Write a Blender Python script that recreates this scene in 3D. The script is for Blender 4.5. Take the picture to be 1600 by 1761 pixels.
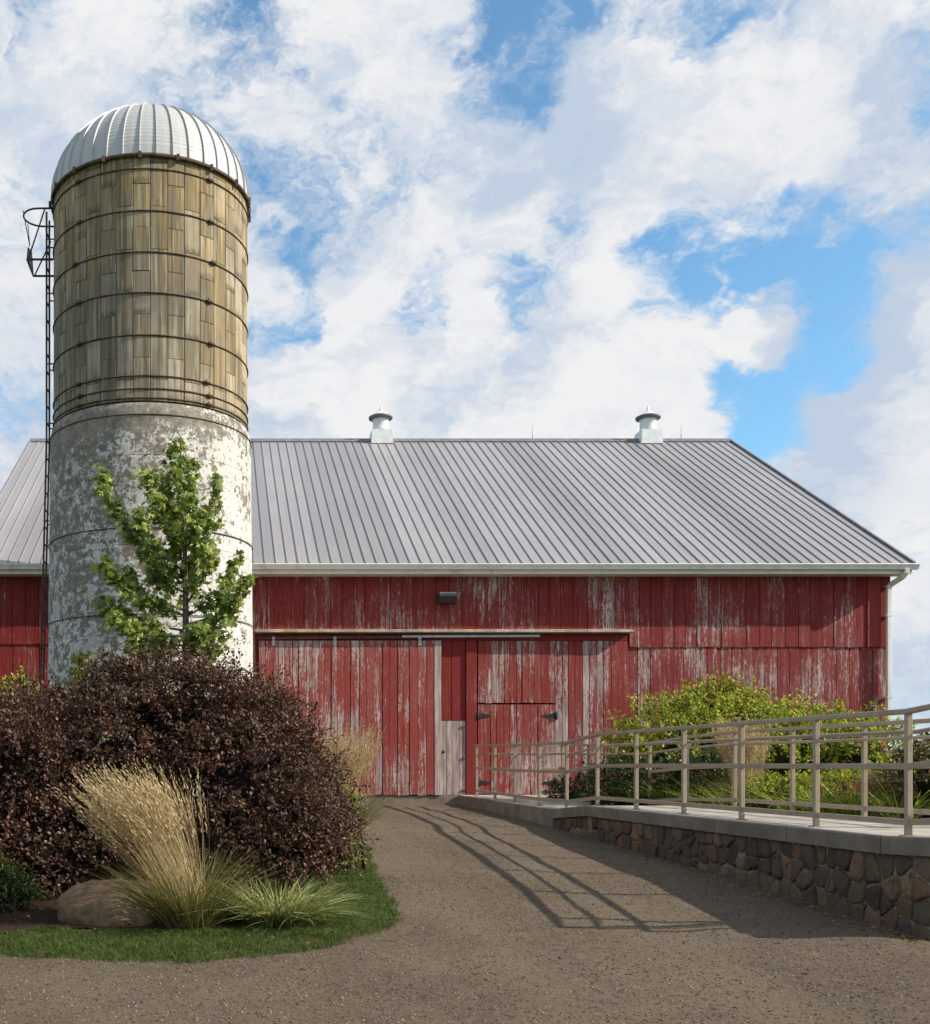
import bpy, math, random
import numpy as np
from mathutils import Vector, Matrix, Quaternion, noise as mnoise
for o in list(bpy.data.objects): bpy.data.objects.remove(o)
scene = bpy.context.scene
C = scene.collection
random.seed(7); RG = np.random.default_rng(7)
rad = math.radians

# ---------------------------------------------------------------- camera
CAMZ = 1.6; F = 1830.0; CX = 380.0; CY = 1315.0
cam = bpy.data.cameras.new('camera'); cam_o = bpy.data.objects.new('camera', cam); C.objects.link(cam_o)
cam_o.location = (0, 0, CAMZ); cam_o.rotation_euler = (rad(90), 0, 0)
cam.sensor_fit = 'HORIZONTAL'; cam.sensor_width = 36.0; cam.lens = 36.0*F/1600.0
cam.shift_x = (800-CX)/1600.0; cam.shift_y = (CY-880.5)/1600.0
cam.clip_start = 0.1; cam.clip_end = 6000
scene.camera = cam_o

# ---------------------------------------------------------------- sky and sun
EL = rad(33); AZ = rad(16)
SUN = Vector((math.cos(EL)*math.cos(AZ), -math.cos(EL)*math.sin(AZ), math.sin(EL)))
scene.view_settings.view_transform = 'Standard'; scene.view_settings.look = 'None'
scene.view_settings.exposure = 0.42; scene.view_settings.gamma = 1.0
sl = bpy.data.lights.new('sun', 'SUN'); sl.energy = 5.0; sl.angle = rad(0.5); sl.color = (1.0, 0.91, 0.77)
so = bpy.data.objects.new('sun', sl); C.objects.link(so); so.location = (20, -10, 30)
so.rotation_euler = (-SUN).to_track_quat('-Z', 'Y').to_euler()

def NN(nt, t, **kw):
    n = nt.nodes.new(t)
    for k, v in kw.items():
        if k.startswith('i_'):
            key = k[2:]; key = int(key) if key.isdigit() else key.replace('_', ' ')
            if isinstance(v, bpy.types.NodeSocket): nt.links.new(v, n.inputs[key])
            else: n.inputs[key].default_value = v
        else: setattr(n, k, v)
    return n
def M2(nt, op, a, b=None, c=None, clamp=False):
    n = nt.nodes.new('ShaderNodeMath'); n.operation = op; n.use_clamp = clamp
    for i, v in enumerate((a, b, c)):
        if v is None: continue
        if isinstance(v, bpy.types.NodeSocket): nt.links.new(v, n.inputs[i])
        else: n.inputs[i].default_value = v
    return n.outputs[0]
def V2(nt, op, a, b=None, out=0):
    n = nt.nodes.new('ShaderNodeVectorMath'); n.operation = op
    for i, v in enumerate((a, b)):
        if v is None: continue
        if isinstance(v, bpy.types.NodeSocket): nt.links.new(v, n.inputs[i])
        elif op == 'SCALE' and i == 1: n.inputs['Scale'].default_value = v
        else: n.inputs[i].default_value = v
    return n.outputs['Value'] if out == 'v' else n.outputs[0]
def MIX(nt, f, a, b, blend='MIX'):
    n = nt.nodes.new('ShaderNodeMix'); n.data_type = 'RGBA'; n.blend_type = blend
    for i, v in ((0, f), (6, a), (7, b)):
        if isinstance(v, bpy.types.NodeSocket): nt.links.new(v, n.inputs[i])
        elif i == 0: n.inputs[i].default_value = v
        else: n.inputs[i].default_value = (*v, 1)
    return n.outputs[2]
def STEP(nt, v, a, b, lo=0.0, hi=1.0):
    n = nt.nodes.new('ShaderNodeMapRange'); n.interpolation_type = 'SMOOTHSTEP'
    for i, x in enumerate((v, a, b, lo, hi)):
        if isinstance(x, bpy.types.NodeSocket): nt.links.new(x, n.inputs[i])
        else: n.inputs[i].default_value = x
    return n.outputs[0]
def NOISE(nt, vec, scale, detail=4, rough=0.55, dist=0.0):
    n = nt.nodes.new('ShaderNodeTexNoise'); nt.links.new(vec, n.inputs['Vector'])
    n.inputs['Scale'].default_value = scale; n.inputs['Detail'].default_value = detail
    n.inputs['Roughness'].default_value = rough; n.inputs['Distortion'].default_value = dist
    return n.outputs['Fac']

def pdir(px, py):
    return Vector(((px-CX)/F, 1.0, (CY-py)/F)).normalized()
world = bpy.data.worlds.new('World'); scene.world = world; world.use_nodes = True
nt = world.node_tree; nt.nodes.clear()
wout = NN(nt, 'ShaderNodeOutputWorld'); bg = NN(nt, 'ShaderNodeBackground')
nt.links.new(bg.outputs[0], wout.inputs[0])
sky = NN(nt, 'ShaderNodeTexSky'); sky.sky_type = 'NISHITA'; sky.sun_disc = False
sky.sun_elevation = EL; sky.sun_rotation = math.atan2(SUN.x, SUN.y)
sky.air_density = 1.0; sky.dust_density = 0.6; sky.ozone_density = 2.0
SKYS = 0.12
bg.inputs['Strength'].default_value = SKYS
tc = NN(nt, 'ShaderNodeTexCoord').outputs['Generated']
st = V2(nt, 'MULTIPLY', tc, (1.0, 1.0, 1.55))
wn = NN(nt, 'ShaderNodeTexNoise', i_Vector=st, i_Scale=7.0, i_Detail=5.0, i_Roughness=0.6)
warp = V2(nt, 'SCALE', V2(nt, 'SUBTRACT', wn.outputs['Color'], (0.5, 0.5, 0.5)), 0.11)
wdir = V2(nt, 'ADD', tc, warp)
wst = V2(nt, 'ADD', st, V2(nt, 'SCALE', V2(nt, 'SUBTRACT', wn.outputs['Color'], (0.5, 0.5, 0.5)), 0.22))
n_big = NOISE(nt, wst, 4.6, 12, 0.62)
n_fine = NOISE(nt, V2(nt, 'ADD', wst, (7.3, 1.1, 2.2)), 13.0, 10, 0.65)
cover = M2(nt, 'ADD', n_big, M2(nt, 'ADD', 0.105, M2(nt, 'MULTIPLY', M2(nt, 'SUBTRACT', n_fine, .5), .50)))
blobs = [  # (px, py, radius px, amount): openings of blue and banks of cloud, as directions of the sky
 (870, 50, 100, -.30), (905, 135, 50, -.24), (1010, 0, 80, -.12), (420, -5, 60, -.20), (490, 85, 40, -.08), (680, 60, 110, .14), (330, 30, 50, -.1),
 (1330, 430, 130, -.34), (1230, 480, 100, -.2), (1250, 630, 130, -.28), (1420, 660, 120, -.30), (1400, 500, 100, -.24), (1570, 385, 60, -.2), (1460, 590, 70, -.25),
 (1560, 60, 90, -.22), (1320, 60, 80, -.18), (1180, 25, 60, -.18), (560, 565, 60, -.18), (740, 560, 60, -.18), (930, 530, 70, -.24), (470, 560, 50, -.16), (505, 400, 50, -.08), (840, 600, 45, -.14), (1010, 390, 50, -.08),
 (640, 505, 60, .30), (1105, 555, 95, .50), (1180, 590, 60, .34), (1320, 562, 62, .52), (1250, 485, 40, .26), (1590, 560, 100, .34), (1470, 45, 55, .34), (280, 120, 330, .12), (1000, 610, 80, .3),
 (880, 300, 200, .10), (1130, 180, 220, .18), (1480, 230, 200, .22), (1300, 260, 130, .16), (650, 690, 180, .14), (1000, 700, 150, .14), (1500, 750, 110, .22), (1430, 840, 70, -.14), (1520, 1000, 200, .14), (100, 700, 200, .10), (1180, 715, 90, .28), (1090, 690, 80, .2), (1480, 765, 90, .3), (1150, 475, 60, -.22), (1010, 535, 60, -.2)]
negs = None; poss = None
for px, py, r, a in blobs:
    v = STEP(nt, V2(nt, 'DISTANCE', wdir, tuple(pdir(px, py)), 'v'), 0.0, r/F*1.5, a, 0.0)
    if a < 0: negs = v if negs is None else M2(nt, 'ADD', negs, v)
    else: poss = v if poss is None else M2(nt, 'ADD', poss, v)
cover = M2(nt, 'ADD', cover, M2(nt, 'ADD', M2(nt, 'MAXIMUM', negs, -.25), M2(nt, 'MINIMUM', poss, .36)))
alpha = STEP(nt, cover, 0.45, 0.67)
n_sh = NOISE(nt, V2(nt, 'ADD', wst, (0.03, 0.0, -0.05)), 6.5, 8, 0.6)
shade = STEP(nt, M2(nt, 'ADD', n_sh, M2(nt, 'MULTIPLY', M2(nt, 'SUBTRACT', cover, 0.6), -0.35)), 0.34, 0.62)
for px_, py_, r_, a_ in ((1500, 690, 90, .45), (1490, 860, 90, .45), (1400, 800, 90, .5), (60, 600, 120, .35), (330, 330, 150, .3), (560, 380, 120, .3), (1450, 330, 120, .3)):
    shade = M2(nt, 'ADD', shade, STEP(nt, V2(nt, 'DISTANCE', wdir, tuple(pdir(px_, py_)), 'v'), 0.0, r_/F*1.5, a_, 0.0), clamp=True)
ccol = MIX(nt, shade, (5.5, 5.5, 5.55), (3.3, 3.9, 4.75))
skyc = MIX(nt, 1.0, sky.outputs[0], (0.95, 1.30, 1.32), 'MULTIPLY')
fin = MIX(nt, alpha, skyc, ccol)
nt.links.new(fin, bg.inputs['Color'])

# ---------------------------------------------------------------- helpers
def link(o, parent=None):
    C.objects.link(o)
    if parent is not None: o.parent = parent
    return o
def tag(o, label=None, cat=None, group=None, kind=None):
    if label: o['label'] = label
    if cat: o['category'] = cat
    if group: o['group'] = group
    if kind: o['kind'] = kind
    return o
def empty(name, loc=(0, 0, 0)):
    o = bpy.data.objects.new(name, None); o.location = loc; o.empty_display_size = 0.2
    return link(o)
def obj(name, me, mat=None, parent=None, loc=None, world=True):
    """mesh object; mesh coordinates are world coordinates, so undo the parent's offset"""
    o = bpy.data.objects.new(name, me)
    if mat is not None and len(me.materials) == 0: me.materials.append(mat)
    link(o, parent)
    if loc is not None: o.location = loc
    if parent is not None and world:
        off = Vector((0, 0, 0)); p = parent
        while p is not None: off += p.location; p = p.parent
        o.location = Vector(o.location) - off
    return o
class MB:
    def __init__(s): s.v = []; s.f = []; s.sm = []
    def add(s, vs, fs, smooth=False):
        b = len(s.v); s.v += [tuple(v) for v in vs]; s.f += [tuple(b+i for i in f) for f in fs]; s.sm += [smooth]*len(fs)
    def box(s, a, b):
        x0, y0, z0 = a; x1, y1, z1 = b
        s.add([(x0,y0,z0),(x1,y0,z0),(x1,y1,z0),(x0,y1,z0),(x0,y0,z1),(x1,y0,z1),(x1,y1,z1),(x0,y1,z1)],
              [(0,3,2,1),(4,5,6,7),(0,1,5,4),(1,2,6,5),(2,3,7,6),(3,0,4,7)])
    def bevbox(s, a, b, r):
        """box whose edges are chamfered by r"""
        x0, y0, z0 = a; x1, y1, z1 = b
        vs = []
        for (z, q) in ((z0, r), (z0+r, 0), (z1-r, 0), (z1, r)):
            X0, X1, Y0, Y1 = x0+q, x1-q, y0+q, y1-q; c = r if q == 0 else r*0.6
            vs += [(X0+c,Y0,z),(X1-c,Y0,z),(X1,Y0+c,z),(X1,Y1-c,z),(X1-c,Y1,z),(X0+c,Y1,z),(X0,Y1-c,z),(X0,Y0+c,z)]
        fs = [tuple(range(7, -1, -1)), tuple(range(24, 32))]
        for k in range(3):
            for i in range(8):
                j = (i+1) % 8; fs.append((k*8+i, k*8+j, k*8+8+j, k*8+8+i))
        s.add(vs, fs)
    def sweep(s, pts, prof, up=Vector((0, 0, 1)), closed=True, caps=True, smooth=False, scales=None, loop=False):
        """carry the 2D profile (side, up) along the points"""
        pts = [Vector(p) for p in pts]; n = len(pts); k = len(prof); vs = []
        for i, p in enumerate(pts):
            if loop: t = pts[(i+1) % n]-pts[i-1]
            else: t = (pts[min(i+1, n-1)]-pts[max(i-1, 0)])
            t.normalize()
            sd = t.cross(up)
            if sd.length < 1e-3: sd = t.cross(Vector((0, 1, 0)))
            sd.normalize(); u = sd.cross(t).normalized(); sc = scales[i] if scales else 1.0
            vs += [p+sd*(a*sc)+u*(b*sc) for a, b in prof]
        fs = []
        for i in range(n if loop else n-1):
            i2 = (i+1) % n
            for j in range(k if closed else k-1):
                j2 = (j+1) % k
                fs.append((i*k+j, i*k+j2, i2*k+j2, i2*k+j))
        if caps and not loop: fs += [tuple(range(k-1, -1, -1)), tuple((n-1)*k+j for j in range(k))]
        s.add(vs, fs, smooth)
    def tube(s, pts, r, seg=8, radii=None, loop=False):
        prof = [(math.cos(2*math.pi*i/seg)*r, math.sin(2*math.pi*i/seg)*r) for i in range(seg)]
        s.sweep(pts, prof, smooth=True, scales=radii, loop=loop)
    def lathe(s, prof, seg, c=(0, 0, 0), smooth=True, cap=True):
        vs = []; k = len(prof)
        for i in range(seg):
            a = 2*math.pi*i/seg
            vs += [(c[0]+r*math.cos(a), c[1]+r*math.sin(a), c[2]+z) for r, z in prof]
        fs = []
        for i in range(seg):
            i2 = (i+1) % seg
            for j in range(k-1): fs.append((i*k+j, i2*k+j, i2*k+j+1, i*k+j+1))
        if cap:
            fs += [tuple(i*k+k-1 for i in range(seg)), tuple(i*k for i in range(seg-1, -1, -1))]
        s.add(vs, fs, smooth)
    def mesh(s, name):
        me = bpy.data.meshes.new(name); me.from_pydata(s.v, [], s.f); me.update()
        me.polygons.foreach_set('use_smooth', s.sm); return me
    def build(s, name, mat, parent=None, loc=None):
        return obj(name, s.mesh(name), mat, parent, loc)
def npmesh(name, verts, tris, smooth=False):
    me = bpy.data.meshes.new(name); n = len(tris); k = tris.shape[1]
    me.vertices.add(len(verts)); me.vertices.foreach_set('co', verts.astype(np.float32).ravel())
    me.loops.add(n*k); me.loops.foreach_set('vertex_index', tris.astype(np.int32).ravel())
    me.polygons.add(n); me.polygons.foreach_set('loop_start', np.arange(0, n*k, k, dtype=np.int32))
    me.polygons.foreach_set('loop_total', np.full(n, k, dtype=np.int32))
    me.polygons.foreach_set('use_smooth', np.full(n, smooth, dtype=bool))
    me.update(calc_edges=True); me.validate(); return me
def norm(a): return a/np.maximum(np.linalg.norm(a, axis=-1, keepdims=True), 1e-9)
def scatter(name, tv, tf, P, D, Nn, S):
    """copies of a small template (x width, y length, z normal) at P along D facing Nn with size S, one mesh"""
    D = norm(D); X = norm(np.cross(D, Nn)); Z = np.cross(X, D)
    tv = np.array(tv, float); S = np.asarray(S).reshape(-1, 1, 1)
    V = P[:, None, :] + S*(tv[None, :, 0:1]*X[:, None, :] + tv[None, :, 1:2]*D[:, None, :] + tv[None, :, 2:3]*Z[:, None, :])
    n = len(P); tf = np.array(tf); T = (tf[None] + (np.arange(n)*len(tv))[:, None, None]).reshape(-1, tf.shape[1])
    return npmesh(name, V.reshape(-1, 3), T)
def ribbons(name, P, D, L, W, bend, seg=4, wind=(0, 0, 0), prof=None):
    """grass blades: start P, direction D, length L, width W, falling over by bend"""
    n = len(P); D = norm(D); H = D.copy(); H[:, 2] = 0; H = norm(H + 1e-4)
    side = norm(np.cross(D, np.tile([0, 0, 1.0], (n, 1))) + RG.normal(0, .35, (n, 3)))
    Vs = []
    for i in range(seg+1):
        t = i/seg; w = (1-t**1.7)*.5 + .02 if prof is None else prof[i]*.5
        c = P + D*(L*t)[:, None] + H*(L*bend*t*t)[:, None] - np.array([0, 0, 1.0])*(L*bend*bend*.55*t**2.2)[:, None] + np.array(wind)[None]*(L*t*t)[:, None]
        Vs += [c - side*(W*w)[:, None], c + side*(W*w)[:, None]]
    V = np.stack(Vs, 1); k = 2*(seg+1)
    q = np.array([[2*i, 2*i+1, 2*i+3, 2*i+2] for i in range(seg)])
    T = (q[None] + (np.arange(n)*k)[:, None, None]).reshape(-1, 4)
    return npmesh(name, V.reshape(-1, 3), T)
def px(x, y, Y):
    return Vector(((x-CX)/F*Y, Y, CAMZ+(CY-y)/F*Y))

# ---------------------------------------------------------------- materials
def mat(name, rough=0.8, spec=0.3):
    m = bpy.data.materials.new(name); m.use_nodes = True; t = m.node_tree
    b = t.nodes['Principled BSDF']; b.inputs['Roughness'].default_value = rough
    b.inputs['Specular IOR Level'].default_value = spec
    return m, t, b
def setc(t, b, c):
    if isinstance(c, bpy.types.NodeSocket): t.links.new(c, b.inputs['Base Color'])
    else: b.inputs['Base Color'].default_value = (*c, 1)
def bump(t, b, h, dist=0.01, strength=1.0):
    n = t.nodes.new('ShaderNodeBump'); n.inputs['Distance'].default_value = dist; n.inputs['Strength'].default_value = strength
    t.links.new(h, n.inputs['Height']); t.links.new(n.outputs[0], b.inputs['Normal'])
def pos(t): return NN(t, 'ShaderNodeNewGeometry').outputs['Position']
def oinfo(t): return NN(t, 'ShaderNodeObjectInfo')

def m_paint():
    m, t, b = mat('peeling_red_paint', 0.75, 0.25)
    p = pos(t); oi = oinfo(t)
    rnd = oi.outputs['Random']
    cmb = NN(t, 'ShaderNodeCombineXYZ', i_X=M2(t, 'MULTIPLY', rnd, 91.0), i_Y=M2(t, 'MULTIPLY', rnd, 37.0), i_Z=M2(t, 'MULTIPLY', rnd, 53.0))
    q = V2(t, 'ADD', p, cmb.outputs[0])
    n1 = NOISE(t, V2(t, 'MULTIPLY', q, (15, 4, 0.75)), 1.0, 5, 0.6, 0.4)
    n2 = NOISE(t, V2(t, 'MULTIPLY', q, (46, 10, 10.0)), 1.0, 5, 0.7, 0.8)
    n3 = NOISE(t, V2(t, 'MULTIPLY', p, (0.9, 1, 0.8)), 1.0, 3, 0.5)
    sep = NN(t, 'ShaderNodeSeparateColor'); t.links.new(oi.outputs['Color'], sep.inputs[0])
    peel = sep.outputs[0]; fade = sep.outputs[1]
    n4 = NOISE(t, V2(t, 'MULTIPLY', q, (26, 6, 3.2)), 1.0, 6, 0.7, 0.9)
    s = M2(t, 'ADD', M2(t, 'ADD', M2(t, 'MULTIPLY', n1, 0.36), M2(t, 'MULTIPLY', n2, 0.42)), M2(t, 'ADD', M2(t, 'MULTIPLY', n3, 0.30), M2(t, 'MULTIPLY', n4, 0.32)))
    low = NN(t, 'ShaderNodeSeparateXYZ', i_Vector=p).outputs[2]
    s = M2(t, 'ADD', s, STEP(t, low, .9, 2.2, .035, 0))
    thr = M2(t, 'SUBTRACT', 0.885, M2(t, 'MULTIPLY', M2(t, 'MULTIPLY', peel, peel), 0.31))
    mask = STEP(t, s, M2(t, 'SUBTRACT', thr, 0.012), M2(t, 'ADD', thr, 0.02))
    thin = STEP(t, s, M2(t, 'SUBTRACT', thr, 0.13), thr)
    g = NOISE(t, V2(t, 'MULTIPLY', q, (70, 10, 1.5)), 1.0, 4, 0.65)
    wood = MIX(t, STEP(t, NOISE(t, V2(t, 'MULTIPLY', q, (5, 1, 1.1)), 1.0, 3), .38, .62), (.33, .265, .245), (.60, .475, .44))
    wood = MIX(t, STEP(t, g, .35, .7), wood, (.24, .18, .165))
    tone = NOISE(t, V2(t, 'MULTIPLY', q, (3, 1, 0.8)), 1.0, 3)
    red = MIX(t, tone, (.14, .0105, .010), (.245, .025, .021))
    red = MIX(t, M2(t, 'MULTIPLY', fade, 0.75), red, (.36, .075, .06))
    red = MIX(t, M2(t, 'MULTIPLY', thin, 0.5), red, (.31, .10, .09))
    red = MIX(t, M2(t, 'MULTIPLY', STEP(t, g, .5, .8), .5), red, (.07, .008, .01))
    setc(t, b, MIX(t, mask, red, wood))
    bump(t, b, M2(t, 'ADD', M2(t, 'MULTIPLY', mask, -0.6), g), 0.004)
    return m
def m_plain(name, col, rough=0.6, spec=0.3, metal=0.0, var=0.25, scale=6.0, bmp=0.0, dirt=None):
    m, t, b = mat(name, rough, spec); p = pos(t)
    n = NOISE(t, p, scale, 6, 0.6)
    c = MIX(t, STEP(t, n, .3, .7), tuple(x*(1-var) for x in col), tuple(min(1, x*(1+var)) for x in col))
    if dirt:
        d = NOISE(t, V2(t, 'MULTIPLY', p, (3, 3, .8)), 1.0, 6, .65); c = MIX(t, STEP(t, d, .5, .72), c, dirt)
    setc(t, b, c); b.inputs['Metallic'].default_value = metal
    if bmp: bump(t, b, NOISE(t, p, scale*6, 6, .6), bmp)
    return m
def m_leaf(name, cols, rough=0.45, trans=0.25, spec=0.35):
    """cols: list of (fraction, colour) looked up by the leaf's own random value"""
    m, t, b = mat(name, rough, spec)
    r = NN(t, 'ShaderNodeNewGeometry').outputs['Random Per Island']
    cr = NN(t, 'ShaderNodeValToRGB', i_Fac=r); e = cr.color_ramp.elements
    while len(e) < len(cols): e.new(0.5)
    for i, (f, c) in enumerate(cols): e[i].position = f; e[i].color = (*c, 1)
    setc(t, b, cr.outputs[0])
    tr = NN(t, 'ShaderNodeBsdfTranslucent', i_Color=cr.outputs[0])
    mx = NN(t, 'ShaderNodeMixShader'); mx.inputs[0].default_value = trans
    t.links.new(b.outputs[0], mx.inputs[1]); t.links.new(tr.outputs[0], mx.inputs[2])
    t.links.new(mx.outputs[0], t.nodes['Material Output'].inputs[0])
    return m
PAINT = m_paint()
def m_roof():
    m, t, b = mat('grey_ribbed_steel', 0.42, 0.5); p = pos(t); oi = oinfo(t)
    n = NOISE(t, V2(t, 'MULTIPLY', p, (30, .6, .6)), 1.0, 4, .6)
    n2 = NOISE(t, p, 0.5, 5, .6)
    c = MIX(t, n, (.285, .272, .285), (.335, .318, .328))
    c = MIX(t, STEP(t, n2, .35, .7), c, (.345, .328, .33))
    c = MIX(t, M2(t, 'MULTIPLY', oi.outputs['Random'], .35), c, (.235, .23, .25))
    # pale runs of zinc below the two ridge vents
    sep = NN(t, 'ShaderNodeSeparateXYZ', i_Vector=p)
    runs = None
    for x in (4.60, 12.29):
        d = M2(t, 'ABSOLUTE', M2(t, 'SUBTRACT', sep.outputs[0], x))
        a = M2(t, 'MULTIPLY', STEP(t, d, .05, .5, 1, 0), STEP(t, sep.outputs[2], 9.0, 10.7))
        runs = a if runs is None else M2(t, 'ADD', runs, a)
    c = MIX(t, M2(t, 'MULTIPLY', M2(t, 'MULTIPLY', runs, STEP(t, n, .3, .6)), .6), c, (.46, .43, .40))
    c = MIX(t, 1.0, c, oi.outputs['Color'], 'MULTIPLY')
    c = MIX(t, STEP(t, NOISE(t, V2(t, 'MULTIPLY', p, (7, .25, .25)), 1.0, 6, .7), .52, .75, 0, .45), c, (.20, .18, .165))
    setc(t, b, c); b.inputs['Metallic'].default_value = 0.15
    bump(t, b, NOISE(t, V2(t, 'MULTIPLY', p, (3, 1.2, 1.2)), 1.0, 2), 0.01, 0.4)
    return m
ROOF = m_roof()
ROOFDK = m_plain('dark_roof_trim', (.16, .155, .17), .5, .4)
WHITE = m_plain('white_gutter_paint', (.78, .75, .70), .45, .4, var=.05, dirt=(.60, .56, .50))
VENT = m_plain('galvanised_vent', (.66, .68, .70), .45, .5, var=.1)
VENTDK = m_plain('vent_dark_band', (.16, .14, .12), .7)
IRON = m_plain('black_iron', (.022, .02, .022), .55, .4)
RUST = m_plain('rusty_steel', (.075, .05, .038), .75, .3, var=.5, scale=9, dirt=(.15, .07, .03))
GALV = m_plain('galvanised_track', (.42, .43, .45), .5, .5, var=.2)
LEDGE = m_plain('bare_wood_ledge', (.40, .34, .27), .85, .2, var=.3, scale=4, dirt=(.36, .24, .06))
CONC = m_plain('pale_concrete', (.36, .33, .285), .9, .2, var=.18, scale=3, bmp=.003, dirt=(.22, .20, .17))
CONCD = m_plain('weathered_shaded_concrete', (.205, .175, .14), .9, .2, var=.22, scale=3, bmp=.003, dirt=(.16, .14, .12))  # weathered concrete; on the slab sides its dark tone also carries painted shade
DARK = m_plain('dark_gap', (.03, .012, .012), .95, .1)
RAIL = m_plain('taupe_rail_paint', (.34, .27, .20), .38, .45, var=.10, scale=9, dirt=(.27, .20, .145))
LAMPM = m_plain('bronze_lamp_housing', (.035, .03, .03), .45, .5)
GLASSM = m_plain('lamp_lens', (.5, .5, .5), .2, .6)
BARK = m_plain('young_bark', (.13, .10, .08), .9, .2, var=.35, scale=12, bmp=.004)
TWIG = m_plain('dark_twigs', (.055, .035, .03), .9, .2, var=.4, scale=12)
MORTAR = m_plain('grey_mortar', (.24, .205, .16), .95, .1, var=.25, scale=7, bmp=.006)

def m_stave():
    m, t, b = mat('weathered_stave_concrete', .9, .2); p = pos(t); oi = oinfo(t); r = oi.outputs['Random']
    sep = NN(t, 'ShaderNodeSeparateXYZ', i_Vector=p)
    q = V2(t, 'ADD', p, NN(t, 'ShaderNodeCombineXYZ', i_X=M2(t, 'MULTIPLY', r, 50.0), i_Z=M2(t, 'MULTIPLY', r, 31.0)).outputs[0])
    base = MIX(t, STEP(t, r, .1, .9), (.185, .155, .112), (.42, .365, .28))
    gr = NOISE(t, V2(t, 'MULTIPLY', p, (.8, .8, .7)), 1.0, 4, .6)
    base = MIX(t, STEP(t, gr, .42, .62, 0, .75), base, (.15, .135, .11))
    st = NOISE(t, V2(t, 'MULTIPLY', q, (9, 9, .9)), 1.0, 5, .6)
    ochre = M2(t, 'MULTIPLY', STEP(t, M2(t, 'ADD', sep.outputs[2], M2(t, 'MULTIPLY', st, 3.0)), 10.2, 13.4), STEP(t, st, .35, .65))
    ochre = M2(t, 'MAXIMUM', ochre, M2(t, 'MULTIPLY', STEP(t, sep.outputs[0], -1.0, .2), M2(t, 'MULTIPLY', STEP(t, st, .38, .62), .6)))
    base = MIX(t, M2(t, 'MULTIPLY', ochre, .75), base, (.34, .225, .07))
    blk = STEP(t, NOISE(t, V2(t, 'MULTIPLY', p, (13, 13, .45)), 1.0, 6, .7), .47, .66)
    base = MIX(t, M2(t, 'MULTIPLY', blk, .75), base, (.095, .075, .045))
    lt = STEP(t, NOISE(t, V2(t, 'MULTIPLY', q, (14, 14, .6)), 1.0, 5, .65), .50, .68)
    base = MIX(t, M2(t, 'MULTIPLY', lt, .6), base, (.50, .43, .31))
    ob = NN(t, 'ShaderNodeSeparateXYZ', i_Vector=NN(t, 'ShaderNodeTexCoord').outputs['Object'])
    sm = M2(t, 'MULTIPLY', STEP(t, ob.outputs[2], .02, .16, 1, 0), STEP(t, r, .45, .7))
    base = MIX(t, M2(t, 'MULTIPLY', sm, STEP(t, NOISE(t, V2(t, 'MULTIPLY', q, (12, 12, 14)), 1.0, 4), .3, .6, .2, .75)), base, (.07, .06, .045))
    f = NOISE(t, p, 45, 5, .7)
    base = MIX(t, M2(t, 'MULTIPLY', STEP(t, f, .5, .75), .35), base, (.08, .07, .055))
    setc(t, b, base); bump(t, b, f, .006)
    return m
STAVE = m_stave()
def m_whitewash():
    m, t, b = mat('peeling_whitewash', .9, .2); p = pos(t)
    sep = NN(t, 'ShaderNodeSeparateXYZ', i_Vector=p)
    n1 = NOISE(t, p, 1.3, 6, .65, 0.0); n2 = NOISE(t, p, 7.0, 10, .80, .1); n3 = NOISE(t, p, 22, 5, .7)
    s = M2(t, 'ADD', M2(t, 'ADD', M2(t, 'MULTIPLY', n1, .38), M2(t, 'MULTIPLY', n2, .62)), M2(t, 'MULTIPLY', n3, .22))
    # the paint has held better on the east side and low down, worst just under the collar
    s = M2(t, 'ADD', s, STEP(t, sep.outputs[0], -2.4, .4, -.02, .04))
    s = M2(t, 'ADD', s, STEP(t, sep.outputs[2], 2.5, 7.6, .02, -.02))
    band = STEP(t, sep.outputs[2], 7.15, 7.4)
    s = M2(t, 'SUBTRACT', s, M2(t, 'MULTIPLY', band, .05))
    mask = STEP(t, s, .590, .608)
    gry = MIX(t, STEP(t, n2, .35, .65), (.15, .13, .10), (.32, .285, .24))
    gry = MIX(t, M2(t, 'MULTIPLY', STEP(t, n3, .48, .7), .5), gry, (.085, .08, .068))
    wht = MIX(t, STEP(t, n3, .35, .65), (.50, .485, .45), (.64, .62, .585))
    wht = MIX(t, STEP(t, NOISE(t, p, 2.6, 6, .65), .44, .68, 0, .7), wht, (.36, .34, .31))
    setc(t, b, MIX(t, mask, gry, wht))
    lines = M2(t, 'MULTIPLY', M2(t, 'ABSOLUTE', M2(t, 'SUBTRACT', M2(t, 'FRACT', M2(t, 'MULTIPLY', sep.outputs[2], .66)), .5)), 2.0)
    bump(t, b, M2(t, 'ADD', M2(t, 'ADD', M2(t, 'MULTIPLY', mask, .5), M2(t, 'MULTIPLY', n3, .8)), STEP(t, lines, .0, .03)), .008)
    return m
WASH = m_whitewash()
def m_dome():
    m, t, b = mat('dome_galvanised_steel', .6, .35); p = pos(t); r = oinfo(t).outputs['Random']
    n = NOISE(t, p, 3, 5, .6)
    c = MIX(t, n, (.40, .40, .40), (.52, .52, .52)); c = MIX(t, M2(t, 'MULTIPLY', r, .35), c, (.37, .37, .37))
    c = MIX(t, STEP(t, NOISE(t, V2(t, 'MULTIPLY', p, (7, 7, 1)), 1.0, 5, .65), .58, .8, 0, .5), c, (.36, .34, .30))
    setc(t, b, c); b.inputs['Metallic'].default_value = .15
    return m
DOME = m_dome()
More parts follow.
